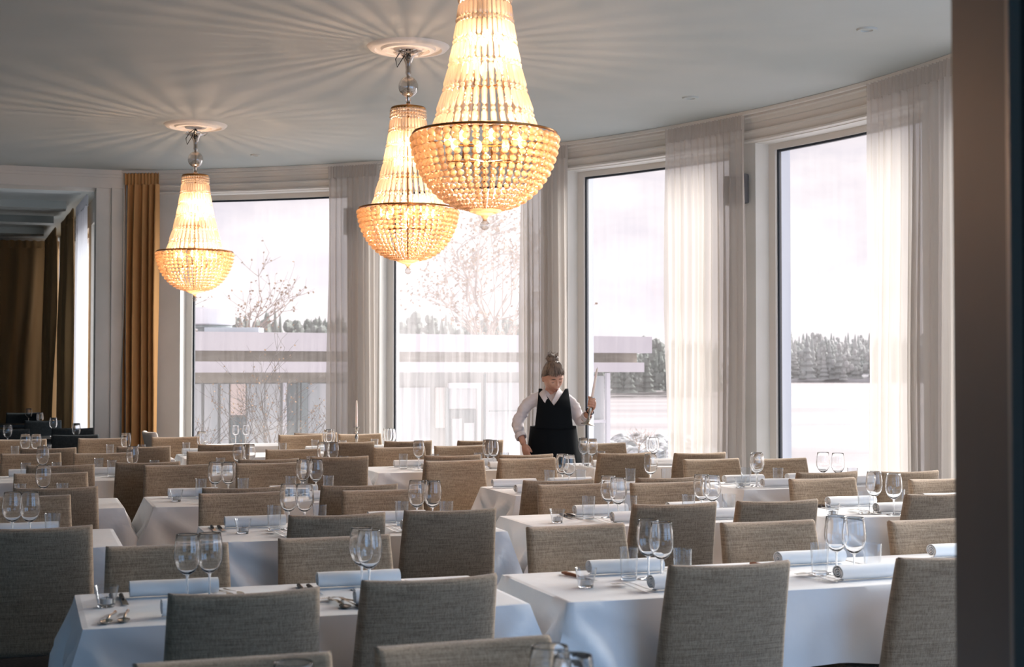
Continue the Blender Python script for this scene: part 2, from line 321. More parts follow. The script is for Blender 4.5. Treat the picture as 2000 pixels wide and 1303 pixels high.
NAPKINS=[('A1','b',0.545,4.42),('A1','b',1.14,4.42),('A1','f',0.48,4.82),('A1','f',1.1,4.82),('A2','b',2.15,4.4),('A2','b',2.87,4.4),
('A2','f',2.09,4.8),('A2','f',2.86,4.8),('A3','f',3.55,4.8),('B0','b',0.06,6.37),('B0','f',0.02,6.82),('B1','b',1.28,6.37),
('B1','b',1.8,6.37),('B1','f',1.05,6.79),('B1','f',1.74,6.79),('B2','b',2.86,6.4),('B2','b',3.39,6.4),('B2','f',2.81,6.77),
('B2','f',3.33,6.77),('B3','b',4.33,6.37),('B3','f',4.29,6.77),('B3','f',4.9,6.77),('C0','b',0.18,8.1),('C0','f',0.18,8.47),
('C1','b',1.11,8.07),('C1','b',1.71,8.07),('C1','f',0.95,8.49),('C1','f',1.54,8.49),('C2','b',2.95,8.1),('C2','b',3.51,8.1),
('C2','f',2.95,8.53),('C2','f',3.33,8.53),('C3','b',4.58,8.02),('C3','b',5.1,8.02),('C3','f',4.49,8.37),('C3','f',4.96,8.37),
('D0','b',0.23,10.1),('D0','b',0.8,10.1),('D0','f',0.06,10.47),('D0','f',0.58,10.47),('D1','b',1.61,10.17),('D1','b',2.13,10.17),
('D1','f',1.39,10.55),('D1','f',1.98,10.55),('D2','b',2.94,10.17),('D2','b',3.46,10.17),('D2','f',2.83,10.57),('D2','f',3.36,10.57),
('D3','b',4.27,10.1),('D3','b',4.76,10.1),('D3','f',4.61,10.47),('E0','b',0.19,12.27),('E0','b',0.92,12.27),('E0','f',0.07,12.72),
('E0','f',0.68,12.72),('E1','b',1.59,12.32),('E1','f',1.47,12.72),('E2','b',2.65,12.32),('E2','b',3.17,12.32),('E2','b',3.68,12.32),
('E2','f',2.57,12.77),('E2','f',3.07,12.77),('F','b',2.71,14.07),('Z','f',0.43,2.74),('Z','f',0.96,2.74)]
# ---------------------------------------------------------------- room shell
def th_at(px, r):                           # bearing of a sight line from the doorway, met with the wall circle of radius r
    dx = (px-1000)/2778; cx, cy_ = -4.81, 7.17
    a = dx*dx+1; b = -2*(dx*cx+cy_); c = cx*cx+cy_*cy_-r*r
    t = (-b+math.sqrt(b*b-4*a*c))/2/a
    return math.degrees(math.atan2(t-cy_, dx*t-cx))
TH_L = [81.6, th_at(741, RW), th_at(1109, RW), th_at(1477, RW)]
st = TH_L[2]-TH_L[3]
TH_L += [TH_L[3]-st*k for k in range(1, 5)]
OPEN = [(a, a-st+2.15) for a in TH_L]        # each opening from its left jamb to its right jamb
Z_SILL, Z_HEAD = .32, 3.40
TH_A, TH_B = 86.6, OPEN[-1][1]-4

def arc_block(mb, t0, t1, r0, r1, z0, z1, step=1.4):
    n = max(1, int(abs(t1-t0)/step)); vs = []; fs = []
    for i in range(n+1):
        t = t0+(t1-t0)*i/n
        for r, z in ((r0,z0),(r1,z0),(r1,z1),(r0,z1)): vs.append(WR(t, r, z))
    for i in range(n):
        for k in range(4):
            l = (k+1) % 4; fs.append((i*4+k, i*4+l, i*4+4+l, i*4+4+k))
    fs += [(3,2,1,0), (n*4, n*4+1, n*4+2, n*4+3)]
    mb.add(vs, fs)
def sweep(mb, t0, t1, prof, step=1.2):
    n = max(2, int(abs(t1-t0)/step)); k = len(prof); vs = []; fs = []
    for i in range(n+1):
        t = t0+(t1-t0)*i/n
        vs += [WR(t, r, z) for r, z in prof]
    for i in range(n):
        for j in range(k-1): fs.append((i*k+j, i*k+j+1, (i+1)*k+j+1, (i+1)*k+j))
    mb.add(vs, fs)

wall = MB(); RO = RW+.36
arc_block(wall, TH_A, TH_B, RW, RO, 0, Z_SILL); arc_block(wall, TH_A, TH_B, RW, RO, Z_HEAD, ZC+.1)
edges = [TH_A] + [x for o in OPEN for x in o] + [TH_B]
for i in range(0, len(edges), 2): arc_block(wall, edges[i], edges[i+1], RW, RO, Z_SILL, Z_HEAD, .7)
struct(wall.build('wall_front', M['plaster'], smooth=True, angle=25))
# stepped plaster moulding and curtain rail above the windows
tr = MB()
sweep(tr, TH_A+.6, TH_B, [(RW-.10,ZC),(RW-.10,ZC-.045),(RW-.06,ZC-.05),(RW-.06,ZC-.085),(RW-.035,ZC-.09),(RW-.035,ZC-.10),(RW-.02,ZC-.145),(RW-.055,ZC-.15),(RW-.055,ZC-.165),(RW-.03,ZC-.175),(RW-.01,ZC-.215),(RW-.035,ZC-.22),(RW-.035,ZC-.235),(RW,ZC-.245)])
struct(tr.build('trim_1', M['trimw'], smooth=True, angle=20))
rail = MB(); sweep(rail, TH_A, TH_B, [(RW-.15,ZC-.002),(RW-.15,ZC-.03),(RW-.115,ZC-.03),(RW-.115,ZC-.002)])
struct(rail.build('trim_2', M['trimw']))
sk = MB(); arc_block(sk, TH_A, TH_B, RW-.02, RW, 0, .12); struct(sk.build('baseboard_front', M['trimw']))

for i, (a, b) in enumerate(OPEN):
    fr = MB(); g = RW+.19                    # inner reveal, then the frame, then the outer reveal
    for t0, t1 in ((a, a-.5), (b+.5, b)): arc_block(fr, t0, t1, g-.035, g+.035, Z_SILL, Z_HEAD)
    arc_block(fr, a, b, g-.035, g+.035, Z_HEAD-.05, Z_HEAD); arc_block(fr, a, b, g-.035, g+.035, Z_SILL, Z_SILL+.06)
    w = struct(fr.build('window_%d' % (i+1), M['frame']))
    gk = MB(); arc_block(gk, a-.5, a-.62, g-.01, g+.02, Z_SILL+.06, Z_HEAD-.05); arc_block(gk, b+.62, b+.5, g-.01, g+.02, Z_SILL+.06, Z_HEAD-.05)
    arc_block(gk, a-.5, b+.5, g-.01, g+.02, Z_HEAD-.068, Z_HEAD-.05)
    gk.build('gasket', M['gasket'], w)
    ex = MB(); 
    arc_block(ex, a+.02, a-.12, g+.04, RO+.03, Z_SILL, Z_HEAD); arc_block(ex, b+.12, b-.02, g+.04, RO+.03, Z_SILL, Z_HEAD)
    ex.build('outer_reveal', M['extw'], w)
    pn = MB(); n = 6
    pn.add([WR(a-.5+(b-a+1)*k/n, g, z) for k in range(n+1) for z in (Z_SILL+.06, Z_HEAD-.05)], [(2*k, 2*k+2, 2*k+3, 2*k+1) for k in range(n)])
    pn.build('pane', pane('window_pane_%d' % (i+1), [.045,.15,.035,.03,.0,.0,.0,.0][i]), w)
    sl = MB(); arc_block(sl, a, b, RW-.08, g-.035, Z_SILL-.03, Z_SILL+.005); sl.build('sill', M['trimw'], w)

# floor and ceiling follow the curve of the wall
def slab(name, z0, z1, m, r):
    pts = [WR(TH_A-.2-(TH_A-TH_B)*k/60, r) for k in range(61)]
    pts += [Vector((1.6, .9, 0)), Vector((1.6, -3.6, 0)), Vector((-6.2, -3.6, 0)), W(-5.2, 3), W(-5.2, 15.9), W(1.02, 15.9)]
    n = len(pts); mb = MB()
    mb.add([(p.x, p.y, z0) for p in pts]+[(p.x, p.y, z1) for p in pts], [tuple(range(n-1,-1,-1)), tuple(range(n, 2*n))]+[(i,(i+1)%n,n+(i+1)%n,n+i) for i in range(n)])
    return struct(mb.build(name, m))
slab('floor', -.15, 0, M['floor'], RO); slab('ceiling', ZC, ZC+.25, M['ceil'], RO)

# beam over the opening to the side room, its pier, and the side room itself
R19 = Matrix.Rotation(AN, 4, 'Z')
bm_ = MB(); bm_.box(-5.2, 1.02, 15.88, 16.25, 3.455, ZC+.1, R19); bm_.box(-5.2, 1.0, 15.84, 15.9, ZC-.05, ZC, R19); bm_.box(-5.2, 1.0, 15.86, 15.9, ZC-.08, ZC-.05, R19)
struct(bm_.build('trim_3', M['trimw']))
pr = MB(); pr.box(.74, 1.10, 15.9, 16.3, 0, 3.46, R19); pr.box(.90, .93, 15.86, 15.9, 0, 3.46, R19); pr.box(1.02, 1.5, 15.86, 16.3, 0, ZC, R19)
struct(pr.build('wall_side', M['plaster']))
S0, S1 = Vector((-4.35, 15.7, 0)), Vector((-7.62, 23.9, 0)); SD = (S1-S0); SN = Vector((-SD.y, SD.x, 0)).normalized()   # SN points into the side room
def SP(k, off=0, z=0): return S0 + SD*k + SN*off + Vector((0,0,z))
def side_block(mb, k0, k1, o0, o1, z0, z1):
    vs = [SP(k, o, z) for z in (z0, z1) for k, o in ((k0,o0),(k1,o0),(k1,o1),(k0,o1))]
    mb.add(vs, [(0,3,2,1),(4,5,6,7),(0,1,5,4),(1,2,6,5),(2,3,7,6),(3,0,4,7)])
ZS = 3.72
sw = MB(); side_block(sw, 0, 1, -.3, 0, 0, .3); side_block(sw, 0, 1, -.3, 0, 3.4, ZS)
for k0, k1 in ((0,.04),(.36,.40),(.66,.70),(.96,1.0)): side_block(sw, k0, k1, -.3, 0, .3, 3.4)
struct(sw.build('wall_right', M['plaster']))
for j, (k0, k1) in enumerate(((.04,.36),(.40,.66),(.70,.96))):
    fr = MB(); side_block(fr, k0, k0+.012, -.16, -.08, .3, 3.4); side_block(fr, k1-.012, k1, -.16, -.08, .3, 3.4); side_block(fr, k0, k1, -.16, -.08, 3.34, 3.4); side_block(fr, k0, k1, -.16, -.08, .3, .36)
    w = struct(fr.build('window_%d' % (8+j), M['frame']))
    p = MB(); p.add([SP(k0,-.12,.36),SP(k1,-.12,.36),SP(k1,-.12,3.34),SP(k0,-.12,3.34)], [(0,1,2,3)]); p.build('pane', pane('side_pane_%d' % j, .2), w)
    if j == 0:
        h = MB(); side_block(h, .045, .06, -.08, -.02, 1.42, 1.62); side_block(h, .05, .054, -.02, .05, 1.5, 1.53); h.build('window_handle', M['gasket'], w)
        h = MB(); side_block(h, .045, .06, -.08, -.02, 3.05, 3.2); h.build('hinge', M['gasket'], w)
bk = MB(); a = S1; b = S1 - Vector((CA, SA, 0))*9
n19 = Vector((-SA, CA, 0))
def back_block(mb, o0, o1, z0, z1, q0=0, q1=1):
    P = lambda q, o, z: a + (b-a)*q + n19*o + Vector((0,0,z))
    vs = [P(q,o,z) for z in (z0,z1) for q,o in ((q0,o0),(q1,o0),(q1,o1),(q0,o1))]
    mb.add(vs, [(0,3,2,1),(4,5,6,7),(0,1,5,4),(1,2,6,5),(2,3,7,6),(3,0,4,7)])
back_block(bk, .25, .45, 0, ZS); struct(bk.build('wall_back', M['plaster']))
q0 = W(-5.2, 15.9)
fl = MB(); poly = [SP(0,-.3), SP(1.06,-.3), b+n19*.4, q0]
fl.add([(p.x,p.y,z) for z in (-.15,0) for p in poly], [(3,2,1,0),(4,5,6,7),(0,1,5,4),(1,2,6,5),(2,3,7,6),(3,0,4,7)]); o = struct(fl.build('floor_side', M['floor']))
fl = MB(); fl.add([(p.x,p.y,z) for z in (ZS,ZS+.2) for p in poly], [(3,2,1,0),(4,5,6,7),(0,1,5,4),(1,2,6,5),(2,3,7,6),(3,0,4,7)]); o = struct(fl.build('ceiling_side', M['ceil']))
cb = MB()
for v in (17.6, 19.6, 21.6, 23.4): cb.box(-5, .75-(v-16)*.06, v, v+.35, ZS-.10, ZS, R19)
struct(cb.build('trim_4', M['ceil']))
lw = MB(); lw.box(-5.4, -5.2, 3, 26, -.1, 3.9, R19); struct(lw.build('wall_left', M['plaster']))
def wall_run(name, pts):
    mb = MB(); pts = [Vector((p[0], p[1], 0)) for p in pts]
    for p, q in zip(pts, pts[1:]):
        d = (q-p).normalized(); nn = Vector((-d.y, d.x, 0))*.12
        vs = [r+Vector((0,0,z)) for z in (0, ZC) for r in (p, q, q+nn, p+nn)]
        mb.add(vs, [(0,3,2,1),(4,5,6,7),(0,1,5,4),(1,2,6,5),(2,3,7,6),(3,0,4,7)])
    return struct(mb.build(name, M['plaster']))
wall_run('wall_entrance', [(1.0, 1.95), (1.6, .9), (1.6, -3.6), (-6.2, -3.6), tuple(W(-5.2, 3))[:2]])
# door frame the photograph looks past
dj = MB()
dj.box(.662, 1.0, 1.885, 2.135, 0, ZC)
d = struct(dj.build('door_1', M['jamb'], bevel=.004))
je = MB(); je.box(.658, .674, 1.875, 1.887, 0, ZC); je.build('bead', M['jambedge'], d)
# ceiling fittings
def disc(name, label, cat, px, py, r):
    D = 2778*(ZC-1.5)/(722-py); mb = MB(); mb.lathe([(0,0),(r*.55,-.003),(r*.6,-.012),(r*.93,-.012),(r,0)], 28)
    o = mb.build(name, M['ceil'], smooth=True); o.location = ((px-1000)/2778*D, D, ZC); return tag(o, label, cat, 'flat ceiling discs')
disc('ceiling_disc', 'flat white ceiling disc nearest the door frame', 'ceiling fitting', 1697, 53, .065)
disc('ceiling_disc', 'flat white ceiling disc before the speaker curtain', 'ceiling fitting', 1350, 188, .065)
disc('ceiling_disc', 'small flat ceiling disc between the two farther chandeliers', 'ceiling fitting', 497, 301, .05)

# ---------------------------------------------------------------- curtains
def curtain(name, label, mat_, P, z1, n_folds, amp, seed, cat='curtain', group=None, z0=.02, head=.10, header=True, spread=.0):
    # P(s, off): point on the rail at s in 0..1, off towards the room
    rnd = random.Random(seed); ph = [rnd.uniform(.7, 1.35) for _ in range(n_folds*2+2)]
    acc = [0]
    for q in ph: acc.append(acc[-1]+q)
    tot = acc[n_folds*2]
    def wave(s):
        x = s*tot; i = 0
        while i < n_folds*2-1 and acc[i+1] < x: i += 1
        f = (x-acc[i])/ph[i]
        return (1 if i % 2 else -1)*math.sin(PI*f)*(.6+.4*math.sin(i*2.3+seed))
    NU = n_folds*10; zs = [z1-head-.02]+[z1-head-.02-(z1-head-.02-z0)*(k/9)**1.1 for k in range(1, 10)]
    mb = MB()
    def fn(s, t):
        k = min(9, int(round(t*9))); z = zs[k]; a = amp*(.45+.55*min(1, t*2.2))
        sw = spread*t*(s-.5)
        return P(s+sw+.006*math.sin(t*7+s*9+seed)*t, a*wave(s+.012*math.sin(t*5+seed)) , z)
    mb.grid(fn, NU, 9)
    o = mb.build(name, mat_, smooth=True, angle=180)
    tag(o, label, cat, group)
    if header:
        hb = MB()
        def hf(s, t): return P(s, .012*math.sin(s*n_folds*13)+.004*math.sin(s*91), z1-(head+.025)*t+.005*math.sin(s*n_folds*13))
        hb.grid(hf, n_folds*16, 3); hb.build('gathered_heading', mat_, o, smooth=True, angle=180)
    return o
def on_arc(t0, t1, r=RW-.16): return lambda s, off, z: WR(t0+(t1-t0)*s, r-off, z)
ZK = ZC-.035
def sh(px0, px1, label, n, seed, m='sheer'):
    return curtain('sheer_curtain', label, M[m], on_arc(th_at(px0, RW-.16), th_at(px1, RW-.16)), ZK, n, .05, seed, group='cream voile curtains of the curved window wall')
sh(640, 738, 'cream voile curtain behind the middle chandelier, left of the hazy window', 9, 1)
sh(1016, 1108, 'cream voile curtain behind the waitress, partly under the nearest chandelier', 9, 2)
sh(1301, 1455, 'wide cream voile curtain with a dark speaker showing through', 13, 3)
sh(1697, 1905, 'cream voile curtain hanging nearest the dark door frame', 14, 4)
curtain('amber_curtain', 'amber gold drape beside the leftmost chandelier', M['amber'], on_arc(th_at(241, RW-.16), th_at(309, RW-.16), RW-.16), ZK, 5, .13, 7, group='amber drapes')
side = lambda k0, k1, off0=.16: (lambda s, off, z: SP(k0+(k1-k0)*s, off0+off, z))
curtain('sheer_curtain', 'white voile curtain inside the side room doorway', M['sheer2'], side(.17, .34, .2), 3.60, 7, .05, 11)
curtain('brown_curtain', 'brown drape just left of the white voile in the side room', M['brownc'], side(.37, .60, .22), 3.62, 6, .09, 12, group='brown drapes along the side room windows')
curtain('brown_curtain', 'narrow brown drape deeper in the side room, by the corner', M['brownc'], side(.70, .97, .24), 3.64, 7, .09, 13, group='brown drapes along the side room windows')
curtain('brown_curtain', 'full width brown drape covering the back of the side room', M['brownc'], (lambda s, off, z: a+(b-a)*(s*.62) - n19*(off-.05) + Vector((0,0,z))), 3.66, 22, .07, 14)
# loudspeaker on the pillar behind the voile
t_ = thing('wall_speaker', 'dark grey box speaker on pillar, half behind voile curtain', 'speaker')
thp = th_at(1441, RW-.03); c0 = WR(thp, RW-.045); D0 = c0.y
zt, zb = 1.5+(722-341)*D0/2778, 1.5+(722-399)*D0/2778
t_.location = (c0.x, c0.y, (zt+zb)/2); t_.rotation_euler = (0, 0, math.radians(thp))
mb = MB(); mb.box(-.032, .03, -.125, .125, (zb-zt)/2, (zt-zb)/2); mb.build('cabinet', M['speaker'], t_, bevel=.012)
mb = MB(); mb.box(-.038, -.031, -.11, .11, (zb-zt)/2+.015, (zt-zb)/2-.015); mb.build('grille', M['gasket'], t_)
mb = MB(); mb.box(.03, .05, -.03, .03, -.05, .05); mb.build('bracket', M['gasket'], t_)
t_ = thing('wall_speaker', 'shadowy box speaker hidden behind the voile left of the middle chandelier', 'speaker')
thp = th_at(684, RW-.06); c0 = WR(thp, RW-.045)
t_.location = (c0.x, c0.y, 1.5+(722-432)*c0.y/2778); t_.rotation_euler = (0, 0, math.radians(thp))
mb = MB(); mb.box(-.032, .03, -.08, .08, -.14, .14); mb.build('cabinet', M['speaker'], t_, bevel=.012)
mb = MB(); mb.box(.03, .05, -.03, .03, -.05, .05); mb.build('bracket', M['gasket'], t_)

# ---------------------------------------------------------------- chandeliers
def make_chandelier():
    t = thing('chandelier', '', 'chandelier')
    # all heights are relative to the bowl rim
    top, rt, rb = .665, .108, .238
    prof = lambda q: rt + (rb-rt)*(q**1.9*.72+q*.28)      # crown radius from top (0) to rim (1)
    mb = MB(); mb.lathe([(rt+.006,top-.006),(rt+.009,top+.004),(rt+.004,top+.012),(rt-.002,top+.004),(rt+.002,top-.006),(rt+.006,top-.006)], 40); mb.build('crown_ring', M['brass'], t, smooth=True)
    mb = MB(); mb.lathe([(.327,-.005),(.331,-.002),(.331,.004),(.327,.007),(.323,.003),(.323,-.003),(.327,-.005)], 64); mb.build('rim_ring', M['brass'], t, smooth=True)
    mb = MB(); mb.lathe([(.238,-.003),(.242,0),(.242,.004),(.238,.006),(.238,-.003)], 48)
    for k in range(6):
        an = k*PI/3; mb.tube([(.24*math.cos(an),.24*math.sin(an),.003),(.325*math.cos(an),.325*math.sin(an),.003)], .004, 5)
    mb.build('inner_ring', M['brass'], t, smooth=True)
    # a crown strand: three round beads, then long prisms linked by beads
    st = MB(); q = 0
    for k in range(3): st.ball((prof(q)+.004, 0, top-.012-k*.021), .0105, 7, 5); q += .021/top
    tiers = [.085, .10, .105, .115, .115, .075]; z = top-.072
    for L_ in tiers:
        q0 = (top-z)/top; q1 = min(1, (top-z+L_)/top); r0, r1 = prof(q0), prof(q1); rw = .0095+.0045*q0
        n = 6; ps = [(0,.3),(.12,1),(.85,1),(1,.3)]
        pts = [(r0+(r1-r0)*s_, 0, z-L_*.80*s_) for s_, _ in ps]
        st.tube(pts, [rw*w_ for _, w_ in ps], 6)
        st.ball((prof(min(1, q1-.015))+.002, 0, z-L_*.90), .0115, 7, 5)
        z -= L_
    me = st.mesh('crown_strand', M['crystal'], smooth=True, angle=60)
    n = 34
    for k in range(n):
        o = link('crown_strand', me, t); o.rotation_euler = (0, 0, 2*PI*k/n)
    # bowl strings: beads that shrink towards the bottom
    bs = MB(); N = 15
    for k in range(N):
        ph = (k+.5)/N*PI/2*.965; r = .326*math.cos(ph)**.82; zz = -.012-.335*math.sin(ph)**1.12
        br = .0185*(1-.62*(k/(N-1))**1.3)*(.326*2*PI/46/.0445)
        bs.ball((r, 0, zz), min(br, max(.005, r*PI/46*1.0))*.96, 7, 5, .92)
    bs.tube([((.326*math.cos((k+.5)/N*PI/2*.965)**.82),0,-.012-.335*math.sin((k+.5)/N*PI/2*.965)**1.12) for k in range(N)], .0012, 4)
    me = bs.mesh('bowl_strand', M['bead'], smooth=True, angle=180)
    for k in range(46):
        o = link('bowl_strand', me, t); o.rotation_euler = (0, 0, 2*PI*k/46)
    mb = MB(); mb.lathe([(.075,-.343),(.07,-.352),(.02,-.368),(.008,-.385),(.012,-.388),(.006,-.392)], 24); mb.build('bottom_cap', M['bead'], t, smooth=True)
    mb = MB(); mb.ball((0,0,-.412), .022, 14, 10); mb.build('finial_ball', M['cglass'], t, smooth=True)
    mb = MB(); mb.tube([(0,0,.80),(0,0,.02),(0,0,-.37)], .006, 8); mb.build('centre_rod', M['brass'], t, smooth=True)
    # lamps: two tiers inside the crown, one ring in the bowl
    lampz = [(.43,.055,4,.0),(.30,.09,5,.3),(-.04,.17,8,.1)]
    for z_, r_, n_, a0 in lampz:
        for k in range(n_):
            an = a0+2*PI*k/n_; x, y = r_*math.cos(an), r_*math.sin(an)
            c = MB(); c.tube([(0,0,z_-.085),(x,y,z_-.085),(x,y,z_-.02)], [.004,.005,.009], 6); h = c.build('lamp_holder', M['brass'], t, smooth=True)
            bb = MB(); bb.ball((x,y,z_+.012), .017, 8, 6, 1.7); bb.build('bulb', M['bulb'], h, smooth=True)
    # stem: socket, blown ball, glass lily cup, hook
    mb = MB(); mb.lathe([(0,top+.01),(.02,top+.012),(.024,top+.03),(.012,top+.04),(.02,top+.055),(.014,top+.07),(.01,top+.085)], 16); mb.build('stem_socket', M['sglass'], t, smooth=True)
    mb = MB(); mb.lathe([(.010,top+.078)]+[(.064*math.sin(PI*(k+1)/13)+.002, top+.15-.07*math.cos(PI*(k+1)/13)) for k in range(12)]+[(.012,top+.222)], 20); mb.build('glass_ball', M['cglass2'], t, smooth=True)
    mb = MB()
    nn = 48; pr = [(.012,.222),(.020,.245),(.017,.262),(.020,.30),(.034,.345),(.062,.372),(.088,.378),(.092,.372)]
    vs = []
    for j, (r_, z_) in enumerate(pr):
        for i in range(nn):
            an = 2*PI*i/nn; w_ = 1+.16*math.cos(an*6)*(j/(len(pr)-1))**2
            vs.append((r_*w_*math.cos(an), r_*w_*math.sin(an), top+z_+.012*math.cos(an*6)*(j/(len(pr)-1))**3))
    mb.add(vs, [(j*nn+i, j*nn+(i+1)%nn, (j+1)*nn+(i+1)%nn, (j+1)*nn+i) for j in range(len(pr)-1) for i in range(nn)])
    mb.build('glass_flower', M['cglass2'], t, smooth=True)
    mb = MB(); mb.tube([(0,0,top+.0),(0,0,top+.36)], .008, 8); mb.build('stem_rod', M['pewter'], t, smooth=True)
    mb = MB(); zt_ = ZC-2.565
    mb.tube([(0,0,top+.34),(0,0,top+.375)], .017, 8)
    for k, (z0_, z1_) in enumerate(((top+.365, top+.415),(top+.405, zt_+.0))):
        c = (z0_+z1_)/2; h = (z1_-z0_)/2; ps = []
        for i in range(13):
            an = 2*PI*i/12; p = (.012*math.cos(an), h*math.sin(an)); ps.append((p[0],0,c+p[1]) if k == 0 else (0,p[0],c+p[1]))
        mb.tube(ps, .004, 6, False)
    mb.build('hook', M['chain'], t, smooth=True)
    mb = MB(); mb.tube([(-.005,0,zt_),(-.05,0,zt_-.03),(-.085,0,zt_-.085),(-.075,0,zt_-.14),(-.02,0,top+.37)], .0035, 6); mb.tube([(.0,0.01,zt_),(-.03,0.01,zt_-.05),(-.012,.01,zt_-.09)], .0035, 6); mb.build('power_cord', M['chain'], t, smooth=True)
    # the light of its lamps
    for z_, e, r_ in ((.36, 21, .03), (-.08, 44, .02)):
        l = bpy.data.lights.new('lamp_light', 'POINT'); l.energy = e; l.color = (1, .61, .40); l.shadow_soft_size = r_
        o = bpy.data.objects.new('lamp_light', l); COL.objects.link(o); o.parent = t; o.location = (.02, 0, z_)
    return t
CH = make_chandelier()
chs = [((-2.78,12.45,2.53),'chandelier farthest away, beside the amber drape'),((-.69,9.42,2.565),'middle chandelier, partly behind the nearest one'),((-.123,6.43,2.565),'nearest and largest looking lit crystal chandelier, its top cut off')]
for i, (p, lb) in enumerate(chs):
    o = CH if i == 0 else dup(CH, p, i*.05)
    o.location = p; tag(o, 'lit basket '+lb if i < 2 else lb, 'chandelier', 'basket chandeliers')
med = MB(); med.lathe([(0,-.006),(.05,-.006),(.055,-.028),(.09,-.03),(.10,-.016),(.135,-.014),(.145,-.032),(.175,-.030),(.185,-.014),(.215,-.012),(.225,-.026),(.255,-.022),(.27,-.006),(.275,0)], 56)
mm = med.mesh('ceiling_medallion', M['trimw'], smooth=True, angle=50)
for (p, _), lb in zip(chs, ('ringed plaster ceiling rose above the farthest chandelier', 'ringed plaster ceiling rose above the middle chandelier', 'ringed plaster ceiling rose above the nearest chandelier, out of frame')):
    tag(link('ceiling_medallion', mm, None, (p[0], p[1], ZC)), lb, 'ceiling rose', 'plaster ceiling roses')
# ---------------------------------------------------------------- outside
ZW = -2.0
mb = MB(); mb.add([(-600,20,ZW),(900,20,ZW),(900,1500,ZW),(-600,1500,ZW)], [(0,1,2,3)]); lk = mb.build('lake', M['ice']); struct(lk)
mb = MB()
shore = [(-60,14),(4.6,12.5),(6.0,20),(6.4,34),(7.6,48),(7.9,56),(6,62),(0,70),(-12,90),(-60,120)]
n = len(shore); mb.add([(x,y,-1.55) for x,y in shore]+[(x+(1.2 if x>0 else 0),y+.8,-2.3) for x,y in shore], [tuple(range(n))]+[(i,(i+1)%n,n+(i+1)%n,n+i) for i in range(n)])
struct(mb.build('ground', M['snow']))
# the low wing across the yard
FA, FB = Vector((-14, 24.7, 0)), Vector((3.25, 33, 0)); FD = (FB-FA).normalized(); FN = Vector((FD.y, -FD.x, 0)); FL = (FB-FA).length
def fb(mb, s0, s1, o0, o1, z0, z1):
    vs = [FA+FD*s+FN*o+Vector((0,0,z)) for z in (z0,z1) for s,o in ((s0,o0),(s1,o0),(s1,o1),(s0,o1))]
    mb.add(vs, [(0,3,2,1),(4,5,6,7),(0,1,5,4),(1,2,6,5),(2,3,7,6),(3,0,4,7)])
an_ = thing('annex_building', 'low flat roofed wing with white snowy fascias across the yard', 'building')
mb = MB(); fb(mb, 0, FL, 0, -7, 1.88, 2.26); mb.build('upper_fascia', M['fascia'], an_)
mb = MB(); fb(mb, 0, FL-.2, -.35, -6.6, 1.66, 1.88); mb.build('clerestory_band', M['recess'], an_)
mb = MB(); fb(mb, 0, FL-.3, .15, -6.8, 1.44, 1.66); mb.build('lower_fascia', M['fascia'], an_)
WL = FL-1.35
mb = MB(); fb(mb, 0, WL, -1.0, -6, -1.6, 1.44); mb.build('wall', M['extwall'], an_)
def s_px(px, o=-1.0):                       # where a sight line meets the facade
    k = (px-1000)/2778; p = FA+FN*o; return (p.x-k*p.y)/(k*FD.y-FD.x)
def panel(px0, px1, z0, z1, name, m, o=.0, th=.05):
    mb = MB(); fb(mb, s_px(px0), s_px(px1), -1.0+o+th, -1.0+o, z0, z1); return mb.build(name, m, an_)
panel(340, 640, 1.22, 1.44, 'soffit_board', M['recess'], 0, .06)
for x0, x1 in ((366,392),(398,424),(430,446)): panel(x0, x1, -1.5, 1.2, 'drawn_curtain', M['extcurtain'], .02)
panel(449, 478, .55, 1.2, 'pink_pane', mat('annex_pink_pane', (.80,.66,.60), .8), .03); panel(449, 478, -1.5, .5, 'window_glass', M['extglass'], .03)  # upper pane in one flat pale pink
for x0, x1 in ((481,515),(517,546)): panel(x0, x1, -1.5, 1.2, 'drawn_curtain', M['extcurtain'], .02)
panel(550, 556, -1.5, 1.22, 'door_frame', M['white'], .08, .08); panel(558, 578, -1.5, 1.2, 'door_glass', M['extglass'], .03); panel(579, 582, -1.5, 1.22, 'door_frame', M['teal'], .08, .08)
panel(584, 596, -1.5, 1.22, 'corner_post', M['teal'], .1, .1); panel(600, 640, -1.5, 1.2, 'drawn_curtain', M['extcurtain'], .02)
panel(640, 765, -1.5, 1.2, 'drawn_curtain', M['extcurtain'], .02)
panel(768, 838, -1.5, 1.1, 'drawn_curtain', M['extcurtain'], .02); panel(848, 868, .2, 1.1, 'pale_pane', mat('annex_pale_pane', (.72,.66,.62), .7), .03)
panel(870, 932, 1.08, 1.2, 'door_head', M['white'], .1, .1); panel(866, 872, -1.5, 1.1, 'door_frame', M['teal'], .08, .08); panel(928, 934, -1.5, 1.2, 'door_frame', M['white'], .08, .08)
panel(873, 927, .62, 1.08, 'pale_pane', M['extcurtain'], .03); panel(873, 927, -1.5, .6, 'window_glass', M['extglass'], .03)
panel(880, 898, -1.0, .4, 'drawn_curtain', M['extcurtain'], .06); panel(903, 922, -1.0, .3, 'drawn_curtain', M['extcurtain'], .06)
panel(938, 941, -1.5, 1.4, 'drainpipe', M['teal'], .15, .08); panel(946, 1130, -1.5, 1.2, 'drawn_curtain', M['extcurtain'], .02); panel(948, 1040, .55, .58, 'handrail', M['teal'], .2, .05)
panel(1150, 1176, -1.5, 1.35, 'glazed_corner', M['extcurtain'], .05); panel(1176, 1183, -1.5, 1.42, 'corner_post', M['white'], .12, .1); panel(1150, 1180, .25, .32, 'transom', M['white'], .12, .05)
for s in (0, .33, .66): pass
